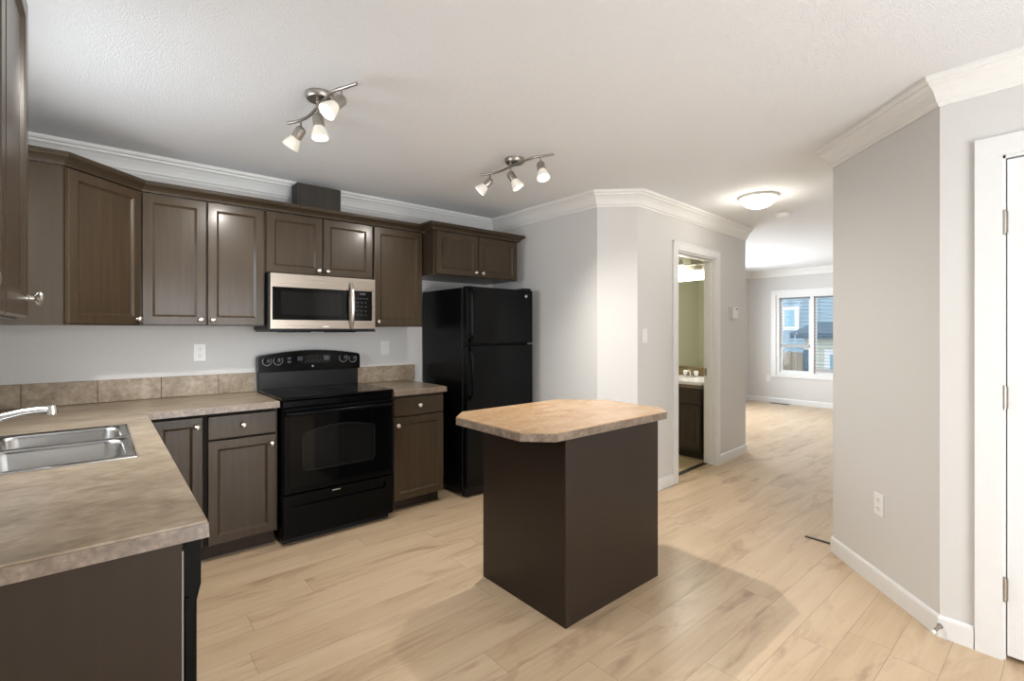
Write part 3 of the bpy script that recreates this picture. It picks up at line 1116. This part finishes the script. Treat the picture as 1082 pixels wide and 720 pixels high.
off = 0.016 / sqrt(2)
cornice('dark moulding along the top of the main run of upper cabinets', [(2.018, UF - 0.016), (0.176 + 0.006, UF - 0.016), (-0.136 + 0.006, 3.205 - 0.016), (XL + 0.002, 3.205 - 0.016)])
cornice('dark moulding along the top of the cabinet above the refrigerator', [(2.911, YB - 0.08), (2.911, FY - 0.016), (2.006, FY - 0.016), (2.006, UF - 0.06)])

# duct cover on top of the cabinets
MBd = MB().box(0, 0, 0, 0.315, 0.122, 0.255, 0.003)
MBd.box(0.022, -0.004, 0.01, 0.30, 0.0, 0.24)
dc = MBd.build('duct_cover', M['duct'], loc=(1.068, 3.617, UZ1 + 0.002))
tag(dc, 'dark box covering the fan duct on top of the cabinet above the microwave', 'duct cover')

# ------------------------------------------------------------------ microwave
mw = thing('microwave', 'stainless over-the-range microwave with a dark window and curved handle', 'microwave', (0.8375, 3.425, 1.318))
W_ = 0.740
MB().box(0.0, 0.022, 0.012, W_, 0.395, 0.388).build('body', M['black_plastic'], mw)
mb = MB()
mb.cells([0.008, 0.020, 0.530, 0.560, 0.705, 0.728], [0.022, 0.080, 0.298, 0.387], lambda u, v: not (0.080 < v < 0.298 and (0.020 < u < 0.530 or 0.560 < u < 0.705)), -0.004, 0.022, lambda u, v, w: (u, w, v))
mb.build('front_frame', M['steel'], mw)
wd = MB().box(0.0205, 0.002, 0.0805, 0.5295, 0.020, 0.2975).build('door_window', M['black_glass'], mw)
MB().box(0.075, 0.0005, 0.115, 0.475, 0.0018, 0.270).build('window_mesh', M['oven_glass'], wd)
cp = MB().box(0.5605, 0.002, 0.0805, 0.7045, 0.020, 0.2975).build('control_panel', M['black_glass'], mw)
MB().box(0.612, 0.0, 0.268, 0.655, 0.0018, 0.284).build('display', M['faint_mark'], cp)
for r_ in range(5):
    for k in range(3 if r_ else 4):
        x = 0.588 + k * (0.031 if r_ else 0.024)
        z = 0.240 - r_ * 0.030
        MB().box(x, 0.0005, z, x + 0.014, 0.0018, z + 0.006).build('button_mark', M['faint_mark'], cp)
mb = MB()
pts = []
for k in range(15):
    u = k / 14
    pts.append((0.543, -0.012 - 0.042 * sin(pi * u) ** 0.7, 0.030 + 0.318 * u))
mb.tube(pts, 0.0125, 12, 0.75)
mb.box(0.534, -0.014, 0.026, 0.552, 0.0, 0.046)
mb.box(0.534, -0.014, 0.332, 0.552, 0.0, 0.352)
mb.build('handle', M['nickel'], mw, True)
MB().box(0.345, -0.006, 0.032, 0.385, -0.0042, 0.040).build('badge', M['nickel'], mw)
mb = MB().box(0.005, 0.005, 0.0, W_ - 0.005, 0.380, 0.011)
mb.box(0.10, 0.05, -0.004, 0.28, 0.20, 0.0)
mb.box(0.42, 0.05, -0.004, 0.60, 0.20, 0.0)
mb.build('underside_vent', M['black_tex'], mw)

# ------------------------------------------------------------------ range
RX0, RX1, RY = 0.848, 1.575, 3.150
rg = thing('range', 'black electric range with a glass cooktop and arched control panel', 'stove', (RX0, RY, 0))
RW = RX1 - RX0
mb = MB().box(0.002, 0.030, 0.035, RW - 0.002, 0.645, 0.893)
mb.build('body', M['black'], rg)
for x in (0.05, RW - 0.05):
    for y in (0.08, 0.58):
        MB().cyl((x, y, 0.0), (x, y, 0.034), 0.016, 10).build('foot', M['black_plastic'], rg)
ct = MB().box(-0.006, 0.002, 0.894, RW + 0.006, 0.600, 0.914, 0.006, 2).build('cooktop', M['black_glass'], rg)
MB().box(0.0, 0.006, 0.852, RW, 0.030, 0.893, 0.004).build('front_rail', M['black'], rg)
MB().box(0.012, 0.050, 0.004, RW - 0.012, 0.062, 0.060).build('kick_panel', M['black_plastic'], rg)
for x, y, r_ in ((0.19, 0.17, 0.105), (0.55, 0.17, 0.08), (0.19, 0.43, 0.08), (0.55, 0.43, 0.105)):
    mb = MB()
    mb.lathe([(0, r_), (0.0006, r_), (0.0006, r_ - 0.004), (0, r_ - 0.004)], 40, (x, y, 0.9141), cap0=False, cap1=False)
    mb.build('burner_ring', M['burner'], ct)
# oven door with arched window
od = MB().box(0.004, -0.006, 0.322, RW - 0.004, 0.029, 0.846, 0.006, 2).build('oven_door', M['black'], rg)


def arched(x0, x1, z0, z1, rise, r=0.025, n=12):
    pts = []
    for k in range(5):
        a_ = pi + pi / 2 * k / 4
        pts.append((x0 + r + r * cos(a_), z0 + r + r * sin(a_)))
    for k in range(5):
        a_ = -pi / 2 + pi / 2 * k / 4
        pts.append((x1 - r + r * cos(a_), z0 + r + r * sin(a_)))
    for k in range(4):
        a_ = pi / 2 * k / 4
        pts.append((x1 - r + r * cos(a_), z1 - r + r * sin(a_)))
    for k in range(n + 1):
        u = k / n
        pts.append((x1 - r - (x1 - x0 - 2 * r) * u, z1 + rise * sin(pi * u)))
    for k in range(1, 5):
        a_ = pi / 2 + pi / 2 * k / 4
        pts.append((x0 + r + r * cos(a_), z1 - r + r * sin(a_)))
    return pts


def plate_xz(pts, y0, y1):
    mb = MB()
    A = mb.loop([(x, y0, z) for x, z in pts])
    B = mb.loop([(x, y1, z) for x, z in pts])
    mb.bridge(A, B)
    mb.face(A)
    mb.face(B)
    return mb


plate_xz(arched(0.040, RW - 0.040, 0.360, 0.800, 0.0, 0.01), -0.0085, -0.005).build('door_glass', M['black_glass'], od)
fr_ = plate_xz(arched(0.112, 0.590, 0.448, 0.695, 0.030, 0.030), -0.0098, -0.0084).build('window_border', M['oven_border'], od)
plate_xz(arched(0.119, 0.583, 0.455, 0.690, 0.029, 0.026), -0.0108, -0.0097).build('oven_window', M['oven_glass'], fr_)
mb = MB()
pts = [(0.018, -0.008, 0.812), (0.022, -0.040, 0.816)] + [(0.04 + (RW - 0.08) * k / 10, -0.047 - 0.006 * sin(pi * k / 10), 0.818) for k in range(11)] + [(RW - 0.022, -0.040, 0.816), (RW - 0.018, -0.008, 0.812)]
mb.tube(pts, 0.013, 12, 0.9)
mb.build('oven_handle', M['black'], rg, True)
mb = MB()
mb.cells([0.004, 0.055, RW - 0.055, RW - 0.004], [0.050, 0.235, 0.280, 0.312], lambda u, v: not (0.055 < u < RW - 0.055 and 0.235 < v < 0.280), -0.004, 0.029, lambda u, v, w: (u, w, v))
mb.box(0.055, 0.014, 0.235, RW - 0.055, 0.029, 0.280)
mb.build('storage_drawer', M['black'], rg)
MB().box(0.300, -0.0055, 0.292, 0.350, -0.004, 0.297).build('drawer_bright_strip', M['nickel'], rg)  # small bright strip on the drawer front
# backguard: riser and arched console leaning slightly forward
mb = MB().box(0.004, 0.600, 0.895, RW - 0.004, 0.648, 1.035)
mb.build('backguard', M['black_riser'], rg)
pts = [(-0.004, 1.030), (RW + 0.004, 1.030), (RW + 0.004, 1.120)]
for k in range(5):
    a_ = pi / 2 * k / 4
    pts.append((RW + 0.004 - 0.03 + 0.03 * cos(a_), 1.125 + 0.027 * sin(a_)))
for k in range(1, 14):
    u = k / 14
    pts.append((RW - 0.026 - (RW - 0.052) * u, 1.152 + 0.030 * sin(pi * u)))
for k in range(5):
    a_ = pi / 2 + pi / 2 * k / 4
    pts.append((-0.004 + 0.03 + 0.03 * cos(a_), 1.125 + 0.027 * sin(a_)))
con = plate_xz(pts, 0.580, 0.652).build('console', M['black'], rg)
for kx, kz, r_ in ((0.052, 1.108, 0.022), (0.125, 1.111, 0.024), (0.598, 1.115, 0.024), (0.672, 1.108, 0.022)):
    kb = MB().lathe([(0, r_ * 0.86), (0.016, r_ * 0.80), (0.020, r_ * 0.66)], 22, (kx, 0.579, kz), (0, -1, 0))
    kb.box(kx - 0.004, 0.549, kz - r_ * 0.75, kx + 0.004, 0.562, kz + r_ * 0.75, 0.001)
    ko = kb.build('control_knob', M['black_plastic'], con, True)
    ring = [(kx + (r_ + 0.007) * sin(a_), 0.5785, kz + (r_ + 0.007) * -cos(a_)) for a_ in [radians(-130 + 13 * i) for i in range(21)]]
    MB().tube(ring, 0.0012, 5).build('dial_marking', M['mark'], ko)
    MB().box(kx - 0.001, 0.548, kz, kx + 0.001, 0.5492, kz + r_ * 0.7).build('pointer', M['mark'], ko)
dsp = plate_xz([(0.262, 1.082), (0.470, 1.082), (0.500, 1.100), (0.500, 1.146), (0.240, 1.146), (0.240, 1.100)], 0.5775, 0.580).build('clock_panel', M['black_glass'], con)
for x0, x1, z0, z1 in ((0.255, 0.292, 1.104, 1.136), (0.446, 0.486, 1.104, 1.136)):
    MB().box(x0, 0.5765, z0, x1, 0.5775, z1).build('key_pad', M['display'], dsp)
for k in range(8):
    x = 0.312 + k * 0.016
    MB().box(x, 0.5765, 1.094 + 0.006 * (k % 2), x + 0.008, 0.5775, 1.098 + 0.008 * (k % 2)).build('button_mark', M['faint_mark'], dsp)
for z in (1.092, 1.118):
    MB().box(0.188, 0.5780, z, 0.212, 0.5798, z + 0.014).build('indicator', M['faint_mark'], con)
MB().lathe([(0, 0.007), (0.002, 0.006)], 16, (0.366, 0.579, 1.062), (0, -1, 0)).build('badge', M['mark'], con)

# ------------------------------------------------------------------ refrigerator
FX0, FX1, FF = 2.186, 2.890, 3.120
fg = thing('refrigerator', 'black top-freezer refrigerator between the short worktop and the wall', 'fridge', (FX0, FF, 0))
FWD = FX1 - FX0
MB().box(0.004, 0.078, 0.030, FWD - 0.004, 0.690, 1.668, 0.006, 2).build('body', M['black_tex'], fg)
MB().box(0.010, 0.060, 0.05, FWD - 0.010, 0.078, 1.66).build('door_gasket', M['gap'], fg)
MB().box(0.02, 0.045, 0.012, FWD - 0.02, 0.078, 0.075).build('base_grille', M['black_plastic'], fg)
for x in (0.05, FWD - 0.05):
    for y in (0.10, 0.60):
        MB().cyl((x, y, 0.0), (x, y, 0.030), 0.022, 12).build('foot', M['black_plastic'], fg)
fz = MB().box(0.0, 0.0, 1.219, FWD, 0.060, 1.676, 0.010, 3).build('freezer_door', M['black_tex'], fg)
rf = MB().box(0.0, 0.0, 0.080, FWD, 0.060, 1.207, 0.010, 3).build('refrigerator_door', M['black_tex'], fg)


def fridge_handle(parent, z0, z1):
    mb = MB()
    pts = []
    for k in range(15):
        u = k / 14
        e = min(u, 1 - u)
        pts.append((0.030, -0.006 - 0.034 * min(1, e / 0.10) ** 0.6, z0 + (z1 - z0) * u))
    mb.tube(pts, 0.013, 10, 0.8)
    mb.box(0.018, -0.010, z0, 0.042, 0.004, z0 + 0.03)
    mb.box(0.018, -0.010, z1 - 0.03, 0.042, 0.004, z1)
    return mb.build('handle', M['black'], parent, True)


fridge_handle(fz, 1.235, 1.670)
fridge_handle(rf, 0.780, 1.195)
MB().lathe([(0, 0.013), (0.002, 0.013), (0.004, 0.010)], 20, (FWD - 0.078, 0.0, 1.622), (0, -1, 0)).build('badge', M['nickel'], fz, True)
mb = MB().box(FWD - 0.09, 0.012, 1.677, FWD - 0.01, 0.12, 1.692, 0.004)
mb.build('hinge_cover', M['black_plastic'], fg)

# ------------------------------------------------------------------ island
IX0, IX1, IY0, IY1 = 1.578, 2.303, 1.490, 2.098
il = thing('kitchen_island', 'free-standing dark espresso island with a chamfered stone-look top tinted with painted lamplight', 'island', (IX0, IY0, 0))
iw, idp = IX1 - IX0, IY1 - IY0
MB().box(0.017, 0.019, 0.0, iw - 0.017, idp - 0.021, CB - 0.002).build('carcass', M['wood_carcass'], il)
MB().box(0.0, 0.017, 0.0, 0.016, idp, CB - 0.002, 0.001).build('side_panel', M['shaded'], il)
MB().box(iw - 0.016, 0.017, 0.0, iw, idp, CB - 0.002, 0.001).build('side_panel', M['shaded'], il)
MB().box(0.040, 0.001, 0.0, iw, 0.0175, CB - 0.002, 0.001).build('front_panel', M['shaded'], il)
MB().box(-0.002, -0.002, 0.0, 0.0385, 0.0165, CB - 0.002, 0.0025).build('corner_trim', M['shaded'], il)
for x0, x1, kx in ((0.02, iw / 2 - 0.004, iw / 2 - 0.035), (iw / 2 + 0.004, iw - 0.02, iw / 2 + 0.035)):
    mb = MB().framed_panel(x0, 0.10, x1, CB - 0.03, -0.02, 0.0)
    for v in mb.bm.verts:
        v.co.y = idp - v.co.y - 0.021
    dq = mb.build('door', M['wood'], il)
    MB().lathe(KNOB, 16, (kx, idp - 0.001, 0.78), (0, 1, 0)).build('knob', M['nickel'], dq, True)
X0, X1, Y0, Y1, K = 1.362 - IX0, 2.408 - IX0, 1.443 - IY0, 2.142 - IY0, 0.108
oct_ = [(X0 + K, Y0), (X1 - K * 0.9, Y0), (X1, Y0 + K), (X1, Y1 - K * 2.0), (X1 - K * 2.0, Y1), (X0 + K, Y1), (X0, Y1 - K), (X0, Y0 + K)]
MB().prism(oct_, CB, CT).build('top', M['island_top'], il)
mb = MB()
mb.sweep(oct_, [(-0.0025, CB - 0.001), (0.0015, CB - 0.001), (0.0015, CT - 0.005), (-0.0020, CT - 0.004)], closed=True)
# the band sits outside the slab: sweep offsets to the left (inside), so mirror the sign
mb.bm.free()
mb = MB()
mb.sweep(oct_, [(0.0025, CB - 0.001), (-0.0020, CB - 0.001), (-0.0020, CT - 0.005), (0.0020, CT - 0.0035)], closed=True)
mb.build('edge_band', M['laminate_edge'], il)

# ------------------------------------------------------------------ electrical plates


def plate_group(name, label, cat, origin, dirn, kind, w=0.070, h_=0.114):
    """plate on a wall: origin is its centre, dirn points into the room"""
    d = Vector(dirn).normalized()
    rz = math.atan2(d.y, d.x) + pi / 2            # local -y faces the room
    t = thing(name, label, cat, origin, rz)
    MB().box(-w / 2, -0.006, -h_ / 2, w / 2, -0.0005, h_ / 2, 0.002).build('cover_plate', M['plate'], t)
    if kind == 'outlet':
        for z in (-0.022, 0.022):
            o = MB().lathe([(0, 0.0155), (0.002, 0.0150)], 20, (0, -0.006, z), (0, -1, 0)).build('receptacle', M['plate'], t)
            mb = MB()
            mb.box(-0.0072, -0.0088, z + 0.000, -0.0050, -0.0079, z + 0.009)
            mb.box(0.0050, -0.0088, z + 0.000, 0.0072, -0.0079, z + 0.009)
            mb.lathe([(0, 0.0025), (0.001, 0.0025)], 10, (0, -0.0079, z - 0.007), (0, -1, 0))
            mb.build('slots', M['slot'], o)
    else:
        n = 2 if kind == 'double' else 1
        for k in range(n):
            cx_ = (k - (n - 1) / 2) * 0.046
            r_ = MB().box(cx_ - 0.016, -0.009, -0.033, cx_ + 0.016, -0.0055, 0.033, 0.002).build('rocker', M['plate'], t)
    return t


plate_group('wall_outlet', 'white outlet on the back wall left of the range', 'outlet', (0.510, YB, 1.180), (0, -1, 0), 'outlet')
plate_group('light_switch', 'white switch plate on the back wall right of the range', 'switch', (1.837, YB, 1.182), (0, -1, 0), 'single', 0.078)
plate_group('light_switch', 'white light switch left of the bathroom door', 'switch', P3(3.322, 0, 1.285), (-nrm.x, -nrm.y, 0), 'single')
plate_group('wall_outlet', 'white outlet low on the angled wall at right', 'outlet', (3.060, 0.680, 0.432), (-1, 1, 0), 'outlet')
plate_group('wall_outlet', 'small white outlet under the left corner of the living room window', 'outlet', (LX1, 3.775, 0.437), (-1, 0, 0), 'outlet')

th = thing('thermostat', 'small white thermostat on the wall right of the bathroom door', 'thermostat', P3(4.985, 0, 1.508), math.atan2(-nrm.y, -nrm.x) + pi / 2)
MB().box(-0.075, -0.010, -0.055, 0.025, -0.0005, 0.058, 0.003).build('back_plate', M['wall'], th)
MB().box(-0.028, -0.038, -0.060, 0.072, -0.010, 0.062, 0.006).build('housing', M['plate'], th)
MB().box(0.020, -0.0395, 0.030, 0.050, -0.0375, 0.048).build('display', M['slot'], th)

ds = thing('door_stop', 'short spring door stop on the baseboard corner at right', 'door stop', (2.776, 0.402, 0.050))
dirs = Vector((-0.92, 0.25, -0.25)).normalized()
MB().lathe([(0, 0.011), (0.004, 0.011), (0.006, 0.006)], 14, (-0.004, 0, 0), dirs).build('base', M['nickel_dark'], ds, True)
mb = MB()
u = dirs.orthogonal().normalized()
w = dirs.cross(u)
mb.tube([tuple(dirs * (0.006 + 0.045 * k / 60) + (u * cos(k * 0.75) + w * sin(k * 0.75)) * 0.0055) for k in range(61)], 0.0016, 5)
mb.build('spring', M['nickel_dark'], ds, True)
MB().lathe([(0.050, 0.008), (0.062, 0.009), (0.066, 0.006)], 14, (0, 0, 0), dirs).build('rubber_tip', M['rubber'], ds, True)


def floor_vent(label, loc, rz, L, wd_):
    t = thing('floor_vent', label, 'floor vent', loc, rz)
    MB().box(-L / 2, -wd_ / 2, 0.0005, L / 2, wd_ / 2, 0.005, 0.001).build('rim', M['threshold'], t)
    mb = MB()
    k = -L / 2 + 0.02
    while k < L / 2 - 0.02:
        mb.box(k, -wd_ / 2 + 0.012, 0.005, k + 0.006, wd_ / 2 - 0.012, 0.0065)
        k += 0.014
    mb.build('louvres', M['slot'], t)
    return t


floor_vent('dark floor vent at the foot of the far wall under the living room window', (9.35, 3.55, 0), pi / 2, 0.32, 0.10)
mb = MB().box(-0.010, -0.10, 0.0006, 0.010, 0.06, 0.006, 0.001)
o = mb.build('floor_strip', M['threshold'], loc=(3.462, 1.10, 0))
tag(o, 'thin dark strip on the floor beside the end of the angled wall', 'floor strip')

# ------------------------------------------------------------------ ceiling lights


def track_light(label, pts, canopy, heads):
    """S-curved bar under a round canopy with three swivelling spots; heads = (bar index point, pivot drop, aim vector)"""
    ox, oy = canopy
    t = thing('spot_bar_light', label, 'ceiling light', (ox, oy, CEIL), 0, 'three-spot ceiling bars')
    MB().lathe([(0, 0.062), (-0.018, 0.062), (-0.027, 0.056), (-0.030, 0.040), (-0.031, 0.001)], 32, (0, 0, -0.0005)).build('canopy', M['nickel_dark'], t, True)
    P = [Vector((x - ox, y - oy, -0.056)) for x, y in pts]
    # smooth the bar
    sm = []
    for i in range(len(P) - 1):
        p0, p1, p2, p3 = P[max(i - 1, 0)], P[i], P[i + 1], P[min(i + 2, len(P) - 1)]
        for k in range(5):
            u = k / 5
            sm.append(0.5 * ((2 * p1) + (p2 - p0) * u + (2 * p0 - 5 * p1 + 4 * p2 - p3) * u * u + (3 * p1 - p0 - 3 * p2 + p3) * u ** 3))
    sm.append(P[-1])
    mb = MB().tube(sm, 0.0075, 12)
    mb.build('bar', M['nickel_dark'], t, True)
    mid = min(sm, key=lambda v: v.x ** 2 + v.y ** 2)
    MB().cyl((mid.x, mid.y, -0.030), (mid.x, mid.y, -0.056), 0.009).build('bar_post', M['nickel_dark'], t, True)
    for (hx_, hy_, aim, power) in heads:
        b = min(sm, key=lambda v: abs(v.y - (hy_ - oy)))
        ax = Vector(aim).normalized()
        piv = Vector((b.x, b.y, -0.105))
        st = MB().cyl(b, piv, 0.0055, 10)
        st.lathe([(-0.007, 0.002), (-0.005, 0.006), (0, 0.008), (0.005, 0.006), (0.007, 0.002)], 12, piv)
        so = st.build('stem', M['nickel_dark'], t, True)
        base = piv - ax * 0.012
        sk_ = MB().lathe([(-0.004, 0.010), (0.002, 0.020), (0.010, 0.0245), (0.055, 0.0245), (0.058, 0.022)], 22, base, ax).build('socket', M['nickel_dark'], so, True)
        sh = MB().lathe([(0.055, 0.0215), (0.066, 0.026), (0.085, 0.033), (0.105, 0.0385), (0.112, 0.0390), (0.112, 0.0365), (0.104, 0.0355), (0.085, 0.030), (0.062, 0.021)], 28, base, ax, cap0=False, cap1=False)
        sh.build('shade', M['shade'], so, True)
        lp = bpy.data.lights.new('spot_lamp', 'SPOT')
        lp.energy = LAMP_WATTS * power
        lp.color = (1.0, 0.955, 0.89)
        lp.spot_size = radians(126)
        lp.spot_blend = 1.0
        lp.shadow_soft_size = 0.014
        lo = bpy.data.objects.new('spot_lamp', lp)
        COL.objects.link(lo)
        lo.parent = so
        lo.location = base + ax * 0.118
        lo.rotation_euler = ax.to_track_quat('-Z', 'Y').to_euler()
        MB().lathe([(0.070, 0.012), (0.085, 0.021), (0.100, 0.026), (0.108, 0.020), (0.110, 0.004)], 20, base, ax).build('bulb', M['bulb'], so, True)
    return t


track_light('left one of the two brushed nickel ceiling bars with three lit spots',
            [(0.716, 2.573), (0.750, 2.508), (0.769, 2.423), (0.770, 2.292), (0.769, 2.133), (0.776, 2.084), (0.797, 2.034), (0.821, 1.972)], (0.775, 2.285),
            [(0.75, 2.500, (-0.32, 0.50, -0.68), 1.25), (0.77, 2.285, (0.06, -0.10, -0.95), 1.0), (0.79, 2.055, (-0.62, -0.10, -0.70), 1.0)])
track_light('right one of the two brushed nickel ceiling bars with three lit spots, towards the refrigerator',
            [(1.939, 2.601), (1.967, 2.538), (1.986, 2.472), (1.983, 2.382), (1.976, 2.291), (1.975, 2.192), (1.991, 2.109), (2.035, 2.017)], (2.015, 2.345),
            [(1.96, 2.540, (-0.52, 0.45, -0.66), 0.8), (1.98, 2.345, (0.32, -0.35, -0.80), 3.4), (2.0, 2.095, (-0.12, -0.35, -0.88), 0.45)])

fl = thing('flush_light', 'lit round glass ceiling light in the hall by the angled wall', 'ceiling light', (4.09, 1.715, CEIL))
MB().lathe([(0, 0.150), (-0.010, 0.150), (-0.016, 0.142)], 40, (0, 0, -0.0005)).build('pan', M['crown'], fl, True)
mb = MB()
mb.lathe([(-0.014, 0.142), (-0.030, 0.138), (-0.055, 0.120), (-0.078, 0.090), (-0.092, 0.050), (-0.096, 0.004)], 40)
mb.build('glass_bowl', M['dome'], fl, True)
for k in range(3):
    a_ = radians(200 + 120 * k)
    MB().lathe([(0, 0.006), (0.012, 0.006), (0.014, 0.003)], 10, (0.137 * cos(a_), 0.137 * sin(a_), -0.026), (cos(a_), sin(a_), 0)).build('clip', M['nickel_dark'], fl, True)

lp = bpy.data.lights.new('dome_lamp', 'POINT')
lp.energy = 4.5
lp.color = (1.0, 0.95, 0.86)
lp.shadow_soft_size = 0.06
lo = bpy.data.objects.new('dome_lamp', lp)
COL.objects.link(lo)
lo.parent = fl
lo.location = (0, 0, -0.17)

sd = thing('smoke_detector', 'round white smoke detector on the ceiling beyond the hall light', 'smoke detector', (4.88, 1.82, CEIL))
MB().lathe([(0, 0.068), (-0.012, 0.068), (-0.014, 0.060)], 32, (0, 0, -0.0005)).build('base', M['plate'], sd, True)
MB().lathe([(-0.014, 0.060), (-0.034, 0.056), (-0.040, 0.045), (-0.041, 0.002)], 32).build('cover', M['plate'], sd, True)

# ------------------------------------------------------------------ bathroom
VX, VY0, VY1, VZ = 4.635, 2.505, 3.35, 0.775
va = thing('bathroom_vanity', 'dark wood vanity cabinet with a white top in the bathroom doorway', 'vanity', (VX, VY1, 0), -pi / 2)
vw = VY1 - VY0
MB().box(0, 0, 0.09, vw, BI1 - VX - 0.002, VZ - 0.04).build('carcass', M['bath_wood'], va)
MB().box(0, 0.055, 0.0065, vw, 0.07, 0.09).build('toe_kick', M['toe'], va)
for x0, x1, kx in ((0.006, vw / 2 - 0.003, vw / 2 - 0.035), (vw / 2 + 0.003, vw - 0.006, vw / 2 + 0.035)):
    MB().box(x0, -0.02, 0.575, x1, -0.001, VZ - 0.052, 0.003).build('drawer_front', M['bath_wood'], va)
    door(va, x0, x1, 0.125, 0.562, None, mat=M['bath_wood'])
MB().box(-0.01, -0.022, VZ - 0.040, vw + 0.01, BI1 - VX - 0.002, VZ - 0.006).build('counter', M['laminate_edge'], va)
mb = MB()
mb.box(-0.012, -0.030, VZ - 0.005, vw + 0.012, BI1 - VX - 0.024, VZ + 0.030, 0.006)
mb.build('sink_top', M['porcelain'], va)
bs = MB().box(0, 0, 0, 0.020, vw + 0.02, 0.100, 0.002).build('tile_backsplash', M['bath_tile'], loc=(BI1 - 0.0215, VY0 - 0.01, VZ + 0.032))
tag(bs, 'olive-brown tile strip above the bathroom vanity, under the mirror', 'backsplash')
bf = thing('bathroom_faucet', 'chrome two-handle faucet on the bathroom vanity', 'faucet', (5.075, 2.865, VZ + 0.0305))
MB().box(-0.022, -0.08, 0, 0.022, 0.08, 0.012, 0.004).build('base', M['chrome'], bf)
MB().tube([(0, 0, 0.01), (-0.005, 0, 0.05), (-0.04, 0, 0.075), (-0.09, 0, 0.065), (-0.10, 0, 0.05)], 0.011, 12).build('spout', M['chrome'], bf, True)
for sgn in (-1, 1):
    MB().lathe([(0.012, 0.016), (0.030, 0.020), (0.060, 0.026), (0.070, 0.018)], 16, (0, sgn * 0.064, 0)).build('handle', M['porcelain'], bf, True)
mi = MB().box(0, 0, 0, 0.006, 0.92, 0.990, 0.001).build('mirror', M['mirror'], loc=(BI1 - 0.0075, 2.53, 0.912))
tag(mi, 'frameless mirror above the bathroom vanity', 'mirror')
vl = thing('vanity_light', 'bar light with bell-shaped glass shades above the bathroom mirror', 'wall light', (BI1 - 0.001, 2.855, 2.075))
MB().box(-0.022, -0.075, -0.06, -0.001, 0.075, 0.06, 0.006).build('back_plate', M['nickel_dark'], vl)
MB().cyl((-0.07, -0.21, 0.0), (-0.07, 0.21, 0.0), 0.010, 14).build('bar', M['nickel_dark'], vl, True)
MB().cyl((-0.02, 0, 0.0), (-0.07, 0, 0.0), 0.010, 12).build('arm', M['nickel_dark'], vl, True)
for y in (-0.20, 0.155):
    h_ = MB().lathe([(0.0, 0.012), (-0.02, 0.022), (-0.05, 0.036), (-0.052, 0.030)], 20, (-0.10, y, 0.055)).build('socket', M['nickel_dark'], vl, True)
    MB().tube([(-0.07, y, 0.0), (-0.075, y, 0.05), (-0.09, y, 0.075), (-0.10, y, 0.055)], 0.006, 8).build('gooseneck', M['nickel_dark'], h_, True)
    lp = bpy.data.lights.new('vanity_lamp', 'POINT')
    lp.energy = 21.0
    lp.color = (1.0, 0.94, 0.84)
    lp.shadow_soft_size = 0.04
    lo = bpy.data.objects.new('vanity_lamp', lp)
    COL.objects.link(lo)
    lo.parent = h_
    lo.location = (-0.10, y, -0.125)
    MB().lathe([(-0.048, 0.030), (-0.08, 0.045), (-0.12, 0.062), (-0.165, 0.078), (-0.165, 0.074), (-0.12, 0.058), (-0.055, 0.030)], 24, (-0.10, y, 0.055), cap0=False, cap1=False).build('shade', M['bath_shade'], h_, True)
